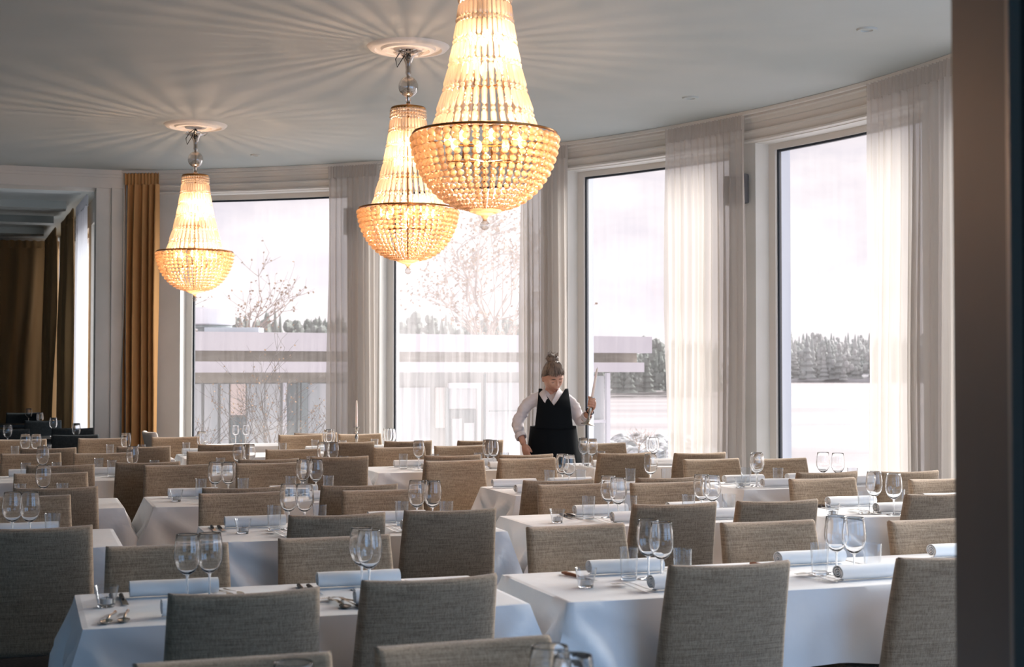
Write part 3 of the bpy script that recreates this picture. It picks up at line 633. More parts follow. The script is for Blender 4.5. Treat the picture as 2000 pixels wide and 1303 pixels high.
# rooftop plant
D = 31
def px3(px, py, D): return Vector(((px-1000)/2778*D, D, 1.5+(722-py)/2778*D))
rt = thing('rooftop_ventilator', 'white drum shaped ventilator on the wing roof, left window', 'ventilator', px3(413, 645, D) - Vector((0,0,.10)))
mb = MB(); mb.lathe([(0,.20),(.42,.20),(.50,.23),(.50,.55),(.47,.58),(0,.60)], 32); mb.build('drum', M['white'], rt, smooth=True)
mb = MB(); mb.lathe([(0,.0),(.3,0),(.3,.12),(.44,.16),(.44,.19),(0,.2)], 24); mb.build('neck', M['teal'], rt, smooth=True)
hb = MB(); hb.box(-.55,.60,-.3,.3,0,.13); o = hb.build('rooftop_cabinet', mat('bluish_metal', (.42,.48,.54), .5), bevel=.01); o.location = px3(455, 647, D-.8) - Vector((0,0,.06)); tag(o, 'low blue grey metal cabinet on the wing roof beside the ventilator', 'cabinet')
# boulders on the shore
rr = random.Random(5)
def boulder(sd):
    r = random.Random(sd); mb = MB(); mb.ball((0,0,0), 1, 14, 9)
    mb.v = [tuple(Vector(p)*(1+.32*noise.noise(Vector(p)*1.3+Vector((sd,0,0)))+.1*noise.noise(Vector(p)*3.1+Vector((0,sd,0))))) for p in mb.v]
    return mb.mesh('shore_boulder', M['rock'], smooth=True, angle=60)
bms = [boulder(i*3.7) for i in range(5)]
i = 0; D = 37.0
while D < 61:
    x = (1168-1000)/2778*D+rr.uniform(0, .5)
    while x < (1345-1000)/2778*D:
        s = rr.uniform(.30, .52)
        o = link('shore_boulder', bms[i % 5], None, (x, D+rr.uniform(-.25, .25), -1.55+rr.uniform(.02, .16)), rr.uniform(0, 6))
        o.scale = (s*1.05, s, s*rr.uniform(.5, .8)); i += 1
        tag(o, 'snow dusted grey boulder on the shore, beyond the third window', 'boulder', 'shore boulders')
        x += s*2.1+rr.uniform(0, .1)
    D += 1.25
# bare trees and shrubs
def tree(name, label, cat, base, h, rad, m, seed, spread=.5, depth=6, lean=(0,0), group=None, leaves=0, kids=3, trunk=.35):
    r = random.Random(seed); mb = MB(); lf = MB()
    def go(p, d, L, w, k):
        pts = [p]; q = d.copy()
        for i in range(4):
            q = (q + Vector((r.gauss(0,.12), r.gauss(0,.12), r.gauss(.03,.06)))).normalized(); pts.append(pts[-1]+q*L/4)
        mb.tube(pts, [w*(1-.12*i) for i in range(5)], 5 if k > 2 else 4, False)
        if leaves and k < 2:
            for _ in range(leaves):
                c = pts[r.randint(1,4)]; s = .025*h/2; a_ = Vector((r.gauss(0,1),r.gauss(0,1),r.gauss(0,1))).normalized()*s; b_ = a_.orthogonal().normalized()*s*.5
                lf.add([c, c+a_*.5+b_, c+a_, c+a_*.5-b_], [(0,1,2,3)])
        if k <= 0: return
        for _ in range(kids if k > 1 else 2):
            i = r.randint(2, 4); dd = (q + Vector((r.gauss(0,spread), r.gauss(0,spread), r.gauss(.05,spread*.5)))).normalized()
            go(pts[i], dd, L*r.uniform(.62,.85), w*.62, k-1)
    go(Vector((0,0,0)), Vector((lean[0], lean[1], 1)).normalized(), h*trunk, rad, depth)
    t = thing(name, label, cat, base, 0, group)
    mb.build('branches', m, t, smooth=True, angle=180)
    if leaves: lf.build('leaves', M['leaf'], t)
    return t
tree('bare_tree', 'bare forked tree rising behind the wing, right part of hazy window', 'tree', (-.28, 46, -1.5), 9.2, .14, M['bark'], 21, .62, 6, (0,0), None, 2)
tree('bare_tree', 'bare spreading treetop behind the rooftop ventilator', 'tree', (-9.2, 46, -1.5), 6.8, .12, M['bark'], 5, .6, 6, (.1,0), None, 1)
tree('bare_tree', 'pale low bare tree beside the forked tree', 'tree', (.3, 50, -1.5), 5.2, .10, M['bark'], 9, .5, 5, (0,0), None, 3)
for i, (px, h) in enumerate(((392,1.9),(436,2.35),(470,2.0),(520,2.6),(560,2.3),(598,2.0))):
    D = 19.0+.5*(i % 3)
    lab = ['twiggy shrub at the left edge of the leftmost window','tall arching twiggy shrub with reddish leaves','low tangled shrub behind the two slim glasses','tall shrub of straight slanting twigs','upright shrub before the annex door','thin shrub beside the cream voile'][i]
    for k in range(1):
        tree('bare_shrub', lab, 'shrub', ((px-1000)/2778*D, D, -.9), h, .016, M['twig'], 31+i, .42, 4, ((-.25,.3,-.3,.35,.3,.1)[i],0), 'bare shrubs outside the leftmost window', 1, 3, .42)
tree('bare_shrub', 'reddish haze of twigs by the shore rocks', 'shrub', (3.6, 42, -1.5), 1.5, .02, M['leaf'], 77, .6, 5, (.2,0), None, 1)
# forests
def conifers(name, label, px0, px1, D0, D1, h0, h1, n, seed, m, z=-2.0):
    r = random.Random(seed); mb = MB()
    for i in range(n):
        D = r.uniform(D0, D1); x = (r.uniform(px0, px1)-1000)/2778*D; h = r.uniform(h0, h1); w = h*r.uniform(.13,.22)
        if r.random() < .45:
            for k in range(15):
                c = (x+r.gauss(0,w*.55), D+r.gauss(0,.5), z+h*r.uniform(.25,.93)); mb.ball(c, w*r.uniform(.16,.38), 5, 4, 1.3)
        else:
            pr = []; lay = 7
            for k in range(lay):
                t = k/lay; pr += [(w*(1-t)*(1+r.uniform(-.15,.15)), z+h*(.1+.9*t)), (w*(1-t)*.55, z+h*(.1+.9*(t+.09)))]
            pr.append((0, z+h)); mb.lathe(pr, 7, Matrix.Translation((x, D, 0)))
    o = mb.build(name, m); return tag(o, label, 'forest', None, 'stuff')
conifers('conifer_forest', 'dark conifer belt beyond the wing roof, left windows', 430, 1010, 180, 220, 8.0, 11.4, 330, 3, M['conifer'])
conifers('conifer_forest', 'low dark conifer belt across the lake, third window', 1120, 1400, 180, 230, 5.0, 8.2, 170, 6, M['conifer'])
conifers('haze_tinted_forest', 'woods on the far shore with haze painted in, rightmost window', 1440, 1960, 380, 460, 7, 14.5, 520, 4, M['haze_tint'])
mb = MB(); mb.ball((0,0,0), 1, 40, 10)
o = mb.build('shore', M['snow'], smooth=True); o.scale = (160, 40, 3.4); o.location = (150, 420, -2.2); struct(o)
# ---------------------------------------------------------------- tables, chairs, place settings
PH = {'Z':'nearest table under the bottom frame edge','A1':'front-row table with two brown-handled spoons','A2':'front-row table with a rust-handled knife','A3':'front-row table behind the door frame',
'B0':'second-row table cut off at left','B1':'second-row table left of centre','B2':'second-row table right of centre','B3':'second-row table beside the door frame',
'C0':'third-row table farthest left','C1':'third-row table left of centre','C2':'third-row table right of centre','C3':'third-row table under the rightmost window',
'D0':'fourth-row table farthest left','D1':'fourth-row table below the leftmost window','D2':'fourth-row table left of the waitress','D3':'fourth-row table right of the waitress',
'E0':'fifth-row table farthest left','E1':'fifth-row table beside the amber drape','E2':'fifth-row table with the tall candle','F':'window table with two slim glasses',
'G1':'nearest dark-topped table','G2':'dark-topped table at the side room entrance','G3':'dark-topped table inside the side room','G4':'farthest dark-topped table'}
def make_chair(name, fab, legm, tall=.88, wt=.42, wb=.46):
    t = thing(name, '', 'chair')
    mb = MB(); mb.box(-.225,.225,-.20,.25,.37,.48); mb.build('seat', fab, t, bevel=.022, smooth=True, angle=50)
    ss = [-1,-.985,-.95,-.9,-.6,-.3,0,.3,.6,.9,.95,.985,1]; zz = [0,.015,.05,.1,.3,.5,.7,.85,.93,.965,.988,1]
    def th(q, e=.9): 
        q = abs(q); return 1 if q <= e else math.sqrt(max(0, 1-((q-e)/(1-e))**2))
    mb = MB()
    for sd in (1, -1):
        def fn(a, b):
            s = ss[int(round(a*(len(ss)-1)))]; q = zz[int(round(b*(len(zz)-1)))]
            z = .36+(tall-.36)*q; w = (wb+(wt-wb)*q)/2
            f = min(th(s, .90), th(q, .955)) if q > .5 else th(s, .90)*th(1-q, .95)
            yc = -.215-.105*q**1.25 - .030*(1-s*s)*(.4+.6*q)
            zt = z + .006*s*s*q
            return (s*w, yc+sd*.031*f, zt)
        mb.grid(fn, len(ss)-1, len(zz)-1, flip=sd < 0)
    mb.build('backrest', fab, t, smooth=True, angle=70, weld=.0012)
    for x, y in ((-.19,.21),(.19,.21),(-.19,-.17),(.19,-.17)):
        mb = MB(); b = [(x-.013,y-.013,0),(x+.013,y-.013,0),(x+.013,y+.013,0),(x-.013,y+.013,0)]; c = [(x-.02,y-.02,.375),(x+.02,y-.02,.375),(x+.02,y+.02,.375),(x-.02,y+.02,.375)]
        mb.add(b+c, [(0,3,2,1),(4,5,6,7),(0,1,5,4),(1,2,6,5),(2,3,7,6),(3,0,4,7)]); mb.build('leg', legm, t)
    return t
first = {}
seq = {}
for T, k, u, v in CHAIRS: seq.setdefault((T, k), []).append(u)
rj = random.Random(8)
for T, k, u, v in CHAIRS:
    dark = T[0] == 'G'
    key = 'dark' if dark else 'taupe'
    if key not in first: ch = first[key] = make_chair('dining_chair' if not dark else 'dark_dining_chair', M['darkchair'] if dark else M['fabric'], M['wood'])
    else: ch = dup(first[key], (0,0,0), 0)
    d = 1 if k == 'b' else -1
    ch.location = W(u, v+d*.33); ch.rotation_euler = (0, 0, AN+(0 if k == 'b' else PI)+math.radians(rj.uniform(-2.2, 2.2)))
    l = sorted(seq[(T, k)]); i = l.index(u); pos = '' if len(l) == 1 else (['left ','right '] if len(l) == 2 else ['left ','middle ','right '])[i]
    side_ = 'turned away, near side' if k == 'b' else 'facing us, far side'
    lab = '%s %schair %s of %s' % ('charcoal' if dark else 'taupe', pos, side_, PH[T])
    tag(ch, lab, 'chair', 'charcoal chairs of the dark tables' if dark else 'taupe upholstered dining chairs')
c8 = dup(first['taupe'], (.99, 3.22, 0), math.radians(4), 'taupe chair cut off at the bottom right, only its top corner showing')
c60 = make_chair('dining_chair', mat('cream_fabric', (.72,.66,.60), .9), M['wood'])
c60.location = W(1.52, 14.62); c60.rotation_euler = (0, 0, math.radians(-62)); tag(c60, 'cream white chair by the window below the amber drape, seen side-on', 'chair')

def cloth_mesh(L, Wd, seed, oh=.25):
    r = random.Random(seed); mb = MB(); hx, hy = L/2+.004, Wd/2+.004; cr = .018; z = .753
    # perimeter points with rounded corners
    per = []
    def seg(x0, y0, x1, y1, n):
        for i in range(n): per.append((x0+(x1-x0)*i/n, y0+(y1-y0)*i/n))
    nx, ny = 56, 28
    cs = [(-hx,-hy,hx,-hy,nx),(hx,-hy,hx,hy,ny),(hx,hy,-hx,hy,nx),(-hx,hy,-hx,-hy,ny)]
    for c in cs: seg(*c)
    n = len(per); corners = [(-hx,-hy),(hx,-hy),(hx,hy),(-hx,hy)]
    vs = [(x*.985, y*.985, z) for x, y in per]; rows = 12
    ph = [r.uniform(0, 6) for _ in range(6)]
    fl = [r.uniform(.7, 1.25) for _ in corners]
    for j in range(rows+1):
        t = j/rows
        for i, (x, y) in enumerate(per):
            best = min(range(4), key=lambda q: (x-corners[q][0])**2+(y-corners[q][1])**2)
            cx, cy2 = corners[best]; d = math.hypot(x-cx, y-cy2)
            cw = math.exp(-(d/.085)**2); cv = math.exp(-((d-.19)/.075)**2)
            onx = abs(abs(y)-hy) < 1e-6; nxn = (0, math.copysign(1, y)) if onx else (math.copysign(1, x), 0)
            if d < 1e-6: nxn = (math.copysign(.7, x), math.copysign(.7, y))
            s_ = (x if onx else y)
            rip = .014*math.sin(s_*9+ph[0 if onx else 1])+.010*math.sin(s_*17+ph[2])
            fi = math.atan2(t*oh+.02, d+.02)         # folds fan out from the corner
            fan = math.sin(fi*10+ph[4]+best*1.7)*math.exp(-d/.5)*min(1, d/.05)
            out = .006+t*(.052+rip*1.9-.030*cv*fl[best]+.062*fan)
            out = max(out, .005+.012*t)
            dx, dy = nxn[0]*out, nxn[1]*out
            g = cw*t*.085*fl[best]
            dx += math.copysign(g, cx); dy += math.copysign(g, cy2)
            # cloth swings along the edge towards the corner fold
            drop = t*(oh+.085*cw+.012*math.sin(s_*4+ph[3]))
            vs.append((x+dx, y+dy, z-.004-drop if j else z-.002))
    mb.add(vs, [(j*n+i, j*n+(i+1)%n, (j+1)*n+(i+1)%n, (j+1)*n+i) for j in range(rows+1) for i in range(n)])
    # the flat top, in a grid so that laundry creases can lift it slightly
    def tf(a, b):
        x, y = (a*2-1)*hx*.985, (b*2-1)*hy*.985
        cre = .0016*math.exp(-((x-hx*.33)/.012)**2)+.0016*math.exp(-((x+hx*.33)/.012)**2)+.0016*math.exp(-(y/.012)**2)
        return (x, y, z+cre*min(1, (1-abs(a*2-1))*12)*min(1, (1-abs(b*2-1))*12))
    mb.grid(tf, nx, ny)
    return mb
for i, (T, (u0, u1, v0, v1)) in enumerate(TABLES.items()):
    L_, Wd = u1-u0, v1-v0; dark = T[0] == 'G'
    t = thing('dining_table', ('bare dark wooden table, the ' if dark else 'table hidden under white cloth, the ')+PH[T], 'table', W((u0+u1)/2, (v0+v1)/2), AN, 'dark tables of the side room' if dark else 'cloth covered dining tables')
    mb = MB(); mb.box(-L_/2, L_/2, -Wd/2, Wd/2, .715, .75); mb.build('tabletop', M['darktop'] if dark else M['wood'], t, bevel=.003)
    for sx in (-1, 1):
        for sy in (-1, 1):
            mb = MB(); x, y = sx*(L_/2-.06), sy*(Wd/2-.06); mb.box(x-.025, x+.025, y-.025, y+.025, 0, .715); mb.build('leg', M['wood'], t)
    if not dark:
        c = cloth_mesh(L_, Wd, i*7+3).build('tablecloth', M['cloth'], smooth=True, angle=60); c.location = W((u0+u1)/2, (v0+v1)/2); c.rotation_euler = (0,0,AN)
        tag(c, 'white pressed tablecloth on the '+PH[T], 'tablecloth', 'white tablecloths')

ZT = .7545
# glasses
wg = thing('wine_glass', '', 'wine glass')
pr = [(.0045,.078),(.012,.081),(.024,.090),(.034,.103),(.0415,.122),(.0435,.140),(.0425,.160),(.0395,.185),(.0362,.208),(.0358,.2105),(.0350,.208),(.0383,.185),(.0413,.160),(.0423,.140),(.0403,.1225),(.033,.1045),(.023,.0925),(.010,.0855),(0,.0845)]
mb = MB(); mb.lathe(pr, 24); mb.build('bowl', M['sglass'], wg, smooth=True, angle=180)
mb = MB(); mb.lathe([(.0055,.006),(.0038,.012),(.0034,.05),(.0040,.070),(.007,.080)], 10); mb.build('stem', M['sglass'], wg, smooth=True, angle=180)
mb = MB(); mb.lathe([(.0,.0),(.036,.0),(.037,.0015),(.034,.0025),(.012,.005),(.0055,.0075)], 22); mb.build('foot', M['sglass'], wg, smooth=True, angle=180)
sg = thing('slim_wine_glass', '', 'wine glass')
k_ = .88
mb = MB(); mb.lathe([(r*.80, .092+(z-.078)*.80) for r, z in pr], 20); mb.build('bowl', M['sglass'], sg, smooth=True, angle=180)
mb = MB(); mb.lathe([(.005,.006),(.0034,.012),(.0034,.08),(.006,.094)], 10); mb.build('stem', M['sglass'], sg, smooth=True, angle=180)
mb = MB(); mb.lathe([(.0,.0),(.031,.0),(.032,.0015),(.010,.004),(.005,.0075)], 20); mb.build('foot', M['sglass'], sg, smooth=True, angle=180)
tumbler = thing('tumbler', '', 'tumbler')
mb = MB(); mb.lathe([(.0285,.008),(.034,.112),(.0336,.1145),(.0328,.112),(.0275,.014)], 24); mb.build('glass_wall', M['tglass'], tumbler, smooth=True, angle=50)
mb = MB(); mb.lathe([(0,0),(.0265,0),(.0285,.003),(.0288,.010),(.0275,.013),(.022,.0115),(0,.011)], 24); mb.build('thick_base', M['sglass'], tumbler, smooth=True, angle=50)
tl = thing('tealight_holder', '', 'candle holder')
mb = MB(); mb.lathe([(.0262,.006),(.0385,.064),(.038,.066),(.0368,.064),(.0248,.010)], 24); mb.build('holder_glass', M['tglass'], tl, smooth=True, angle=50)
mb = MB(); mb.lathe([(0,0),(.024,0),(.0262,.003),(.0265,.008),(.024,.0095),(0,.0095)], 24); mb.build('thick_base', M['sglass'], tl, smooth=True, angle=50)
mb = MB(); mb.lathe([(0,.0105),(.019,.0105),(.0193,.026),(.0185,.0265),(.0185,.024)], 20); mb.build('tin_cup', M['tin'], tl, smooth=True)
mb = MB(); mb.lathe([(0,.0115),(.0184,.0115),(.0184,.0235),(0,.0235)], 20); o = mb.build('candle', M['wax'], tl); mb = MB(); mb.tube([(0,0,.0235),(.001,0,.032)], .0008, 5); mb.build('wick', M['chain'], o)
used = {}
cnt = {}
for g in GLASSES: cnt.setdefault((g[0], g[1]), []).append(g)
def wine_labels(L):
    # pairs of touching glasses share a place
    out = {}; L = sorted(L, key=lambda g: g[2]); pairs = []
    for g in L:
        if pairs and len(pairs[-1]) < 2 and math.hypot(g[2]-pairs[-1][-1][2], g[3]-pairs[-1][-1][3]) < .22: pairs[-1].append(g)
        else: pairs.append([g])
    for i, p in enumerate(pairs):
        w_ = '' if len(pairs) == 1 else (['left-hand ','right-hand '] if len(pairs) == 2 else ['left-hand ','middle ','right-hand '])[min(i, 2)]
        if len(p) == 1: out[id(p[0])] = '%ssingle wine glass' % w_
        else:
            p.sort(key=lambda g: g[3]); out[id(p[0])] = 'nearer wine glass of the %spair' % w_; out[id(p[1])] = 'farther wine glass of the %spair' % w_
    return out
WL_ = {}
for (T, k), L in cnt.items():
    if k == 'W': WL_.update(wine_labels(L))
ordw = {1:[''],2:['left ','right '],3:['left ','middle ','right '],4:['leftmost ','second ','third ','rightmost '],5:['leftmost ','second ','third ','fourth ','rightmost '],6:['leftmost ','second ','third ','fourth ','fifth ','rightmost ']}
for g in GLASSES:
    T, k, u, v = g; L = cnt[(T, k)]
    src, nm, grp = {'W':(sg if T == 'F' else wg, 'wine glass', 'wine glasses on the tables'), 'T':(tumbler, 'tumbler', 'water tumblers on the tables'), 'L':(tl, 'tealight holder', 'glass tealight holders')}[k]
    zt_ = ZT if T[0] != 'G' else .7505
    if src.name not in used: used[src.name] = 1; o = src; o.location = W(u, v, zt_)
    else: o = dup(src, W(u, v, zt_), u*3)
    w_ = WL_[id(g)] if k == 'W' else ordw[len(L)][L.index(g)]+('clear water tumbler' if k == 'T' else 'glass tealight holder')
    lab = 'clear %s on %s' % (w_, PH[T]) if k == 'W' else '%s on the %s' % (w_, PH[T])
    tag(o, lab, nm, grp)
# rolled napkins lying along the tables
def napkin_roll():
    mb = MB(); L_ = .285; n = 26
    def fn(a, b):
        an = -PI/2 - 3.25*2*PI*a; r = .036*(1-.86*a); x = (b-.5)*L_
        return (x, r*math.cos(an)*1.06, .028+.028/.036*r*math.sin(an)+.0006*math.sin(b*9))
    mb.grid(fn, 64, 8)
    def fo(a, b):
        an = -PI/2 - 3.25*2*PI*a; r = .036*(1-.86*a)-.0035; x = (b-.5)*L_
        return (x, r*math.cos(an)*1.06, .028+.028/.036*r*math.sin(an)+.0006*math.sin(b*9))
    mb.grid(fo, 64, 8, True)
    m1 = 65*9; nv = 64
    for b in (0, 8):
        for a in range(64): i = b*65+a; mb.f.append((i, i+1, m1+i+1, m1+i))
    return mb.build('napkin_roll', M['napkin'], smooth=True, angle=40)
nr = napkin_roll(); fn_ = True
ncnt = {}
for T, k, u, v in NAPKINS: ncnt.setdefault((T, k), []).append(u)
for T, k, u, v in NAPKINS:
    if T in ('E0',): continue
    if fn_: o = nr; fn_ = False
    else: o = dup(nr, (0,0,0), 0)
    o.location = W(u, v, ZT+.0015); o.rotation_euler = (0, 0, AN+math.radians(rj.uniform(-3, 3)))
    l = sorted(ncnt[(T, k)]); w_ = ordw[len(l)][l.index(u)]
    tag(o, '%swhite rolled napkin, %s side of the %s' % (w_, 'near' if k == 'b' else 'far', PH[T]), 'napkin', 'rolled napkins')
# cutlery
def fork_m():
    mb = MB(); 
    ax = [(-.100,.0045,.003),(-.08,.0055,.003),(-.03,.003,.006),(.02,.0028,.012),(.045,.004,.013),(.055,.0095,.012),(.065,.0125,.010),(.072,.0125,.009)]
    n = len(ax)
    for sg_ in (0, 1):
        pass
    vs = []
    for y, w, z in ax: vs += [(-w,y,z),(w,y,z),(w,y,z+.002),(-w,y,z+.002)]
    mb.add(vs, [(i*4+k,i*4+(k+1)%4,i*4+4+(k+1)%4,i*4+4+k) for i in range(n-1) for k in range(4)]+[(0,1,2,3),(n*4-1,n*4-2,n*4-3,n*4-4)])
    for k in range(4):
        x = -.0108+.0072*k; mb.tube([(x,.071,.010),(x,.09,.006),(x,.105,.0075)], [.0016,.0014,.0008], 5)
    return mb.mesh('fork', M['silver'], smooth=True, angle=60)
def knife_m():
    t = []
    mb = MB(); mb.add([(-.001,.0,.001),(.001,.0,.001),(.0012,.0,.017),(-.0012,.0,.017),(-.0005,.115,.001),(.0005,.115,.001),(.0006,.10,.02),(-.0006,.10,.02)], [(0,3,2,1),(4,5,6,7),(0,1,5,4),(1,2,6,5),(2,3,7,6),(3,0,4,7)])
    mb.v = [(z-.01, y, x+.0035) for x, y, z in mb.v]
    bl = mb.mesh('blade', M['silver'])
    mb = MB(); mb.tube([(0,.003,.005),(0,-.02,.006),(0,-.08,.006),(0,-.105,.005)], [.0045,.0062,.0075,.004], 8)
    return bl, mb.mesh('handle', None, smooth=True)
def spoon_m():
    mb = MB(); mb.ball((0,.075,.008), .02, 14, 8, .45)
    mb.v = [(x*.95, .075+(y-.075)*1.5, z if z < .008 else .016-z-.001+.001) for x, y, z in mb.v]
    b = mb.mesh('spoon_bowl', M['silver'], smooth=True, angle=180)
    mb = MB(); mb.tube([(0,.05,.008),(0,.0,.012),(0,-.07,.005),(0,-.10,.004)], [.004,.0028,.004,.0055], 7)
    return b, mb.mesh('handle', None, smooth=True, angle=180)
FK = fork_m(); KB, KH = knife_m(); SB, SH = spoon_m()
rust = mat('rust_coloured_handle', (.30,.11,.05), .4); blk = mat('black_handle', (.012,.014,.018), .3)
bronze = mat('warm_reflecting_steel', (.55,.42,.30), .2, 1)
def fork(u, v, rz, lab): o = link('fork', FK, None, W(u, v, ZT), AN+math.radians(rz)); return tag(o, lab, 'fork', 'dinner forks')
def two(nm, b, h, hm, u, v, rz, lab, grp):
    t = thing(nm, lab, nm, W(u, v, ZT), AN+math.radians(rz), grp); link('blade' if nm == 'knife' else 'bowl', b, t)
    o = link('handle', h, t); 
    if not h.materials: h.materials.append(hm)
    o.material_slots[0].link = 'OBJECT'; o.material_slots[0].material = hm; return t
for T in ('A1','A2','B1','B2','B3','C1','C2','D0','D1','D2'):
    u0, u1, v0, v1 = TABLES[T]
    for side_ in ('b', 'f'):
        us = sorted(u for t, k, u, v in NAPKINS if t == T and k == side_)
        for i, u in enumerate(us):
            pos = ordw[len(us)][i]; sd = 'near' if side_ == 'b' else 'far'
            vv = v0+.17 if side_ == 'b' else v1-.17
            fu, ku = (u-.175, u+.185) if side_ == 'b' else (u+.175, u-.185)
            rz = 12 if side_ == 'b' else 180+8
            vis_f = (side_ == 'b' and T[0] in 'ABD' and not (T == 'A1' and i == 0)) or (T in ('A1','A2') and side_ == 'f')
            if T == 'A1' and side_ == 'b' and i == 0: vis_f = False
            if vis_f and u0+.02 < fu < u1-.05:
                for q in (0, 1):
                    fork(fu+q*.032-.016, vv+.012*q, rz+q*3, '%s silver fork, %splace, %s side of %s' % ('inner' if q == (side_ == 'b') else 'outer', pos, sd, PH[T]))
            if side_ == 'f' and T[0] in 'AB' and u0+.05 < ku:
                for q in ((0,) if T == 'A2' else (0, 1)):
                    hm = rust if (T == 'A2') else blk
                    two('knife', KB, KH, hm, ku+q*.035-.016, vv-.015*q, 180+q*3+(12 if T == 'A2' else -2), '%sknife, %splace, far side of %s' % ('' if T == 'A2' else 'left ' if q == 0 else 'right ', pos, PH[T]), 'table knives')
for (u, v, rz, lab) in ((.255,4.43,168,'left spoon at the near left corner of the front-row left table'),(.30,4.44,172,'right spoon at the near left corner of the front-row left table'),(.955,4.47,185,'left spoon between the two front chairs'),(1.0,4.455,188,'right spoon between the two front chairs')):
    two('spoon', SB, SH, bronze, u, v, rz, lab, 'dessert spoons')
# tall candle in a silver stick on the fifth-row table
def candlestick(name, label, loc, rot=(0,0,0), group=None):
    t = thing(name, label, 'candlestick', loc, 0, group); t.rotation_euler = rot
    mb = MB(); mb.lathe([(0,0),(.055,0),(.057,.004),(.052,.010),(.030,.020),(.016,.034),(.012,.045)], 28); mb.build('base', M['pewter'], t, smooth=True, angle=50)
    mb = MB(); mb.lathe([(.012,.045),(.016,.050),(.009,.058),(.008,.075),(.012,.105),(.017,.135),(.010,.152),(.007,.165),(.013,.176),(.008,.183),(.014,.190),(.015,.215),(.026,.222),(.026,.226),(.013,.228),(0,.228)], 24); mb.build('stem', M['pewter'], t, smooth=True, angle=50)
    mb = MB(); mb.lathe([(.0115,.226),(.0112,.30),(.0098,.40),(.0070,.455),(.003,.466),(0,.467)], 14); c = mb.build('candle', M['wax'], t, smooth=True, angle=60)
    mb = MB(); mb.tube([(0,0,.466),(.001,0,.476)], .001, 5); mb.build('wick', M['chain'], c)
    return t
candlestick('candlestick', 'silver candlestick with a tall white candle on the fifth-row table', W(2.86, 12.62, ZT))
# ---------------------------------------------------------------- the waitress
PX, PY = .303, 11.72
def skin(name, chain, mat_, parent, sub=2, root=0):
    # chain: list of (x,y,z,r, parent index or -1)
    me = bpy.data.meshes.new(name); me.from_pydata([c[:3] for c in chain], [(i, c[4]) for i, c in enumerate(chain) if c[4] >= 0], [])
    o = bpy.data.objects.new(name, me); COL.objects.link(o)
    m = o.modifiers.new('skin', 'SKIN'); m.use_smooth_shade = True
    lay = me.skin_vertices[0].data if me.skin_vertices else None
    if lay is None:
        bm = bmesh.new(); bm.from_mesh(me); bm.verts.layers.skin.verify(); bm.to_mesh(me); bm.free(); lay = me.skin_vertices[0].data
    for i, c in enumerate(chain):
        r = c[3]; lay[i].radius = (r, r) if not hasattr(r, '__len__') else r; lay[i].use_root = (i == root)
    s = o.modifiers.new('sub', 'SUBSURF'); s.levels = s.render_levels = sub
    return o
def bake(objs, name, mat_, parent, voxel=None, disp=None):
    # evaluate the modifiers, merge the pieces and (with a voxel size) fuse them into one surface
    dg = bpy.context.evaluated_depsgraph_get(); dg.update(); mb = MB()
    for o in objs:
        e = o.evaluated_get(dg); me = e.to_mesh(); mb.add([tuple(v.co) for v in me.vertices], [tuple(p.vertices) for p in me.polygons]); e.to_mesh_clear()
    for o in objs:
        d = o.data; bpy.data.objects.remove(o); 
    me = bpy.data.meshes.new(name); me.from_pydata(mb.v, [], mb.f); me.update()
    o = bpy.data.objects.new(name, me); COL.objects.link(o)
    if voxel:
        m = o.modifiers.new('fuse', 'REMESH'); m.mode = 'VOXEL'; m.voxel_size = voxel; m.use_smooth_shade = True
        m2 = o.modifiers.new('smooth', 'SMOOTH'); m2.iterations = 2; m2.factor = .4
        dg = bpy.context.evaluated_depsgraph_get(); dg.update(); me2 = bpy.data.meshes.new_from_object(o.evaluated_get(dg)); bpy.data.objects.remove(o); o = bpy.data.objects.new(name, me2); COL.objects.link(o)
    me = o.data
    if disp:
        for v in me.vertices: v.co += disp(v.co)
    me.polygons.foreach_set('use_smooth', [True]*len(me.polygons)); me.materials.clear(); me.materials.append(mat_)
    if parent: o.parent = parent
    return o
def mesh_obj(mb, name): return link(name, mb.mesh(name, None, weld=1e-5))
def chains(C):                               # split a skeleton into unbranched limbs that overlap at the joints
    out = []; used_ = set()
    for i in range(len(C)):
        if i in used_: continue
        ch_ = [i] if C[i][4] < 0 else [C[i][4], i]
        used_.add(i)
        while True:
            nx_ = [j for j in range(len(C)) if C[j][4] == ch_[-1] and j not in used_]
            if not nx_: break
            ch_.append(nx_[0]); used_.add(nx_[0])
        out.append(skin('b', [(*C[j][:4], k-1) for k, j in enumerate(ch_)], None, None))
    return out
SK = noisy(mat('skin', (.55,.30,.20), .5, Subsurface_Weight=.08), (.50,.25,.165), (.62,.36,.26), 14)
SHIRT = noisy(mat('white_shirt', (.70,.66,.66), .8), (.66,.62,.62), (.76,.72,.73), 5, bump=.3, bdist=.01)
BLK = mat('black_apron_cloth', (.004,.006,.008), .9, spec=.15)
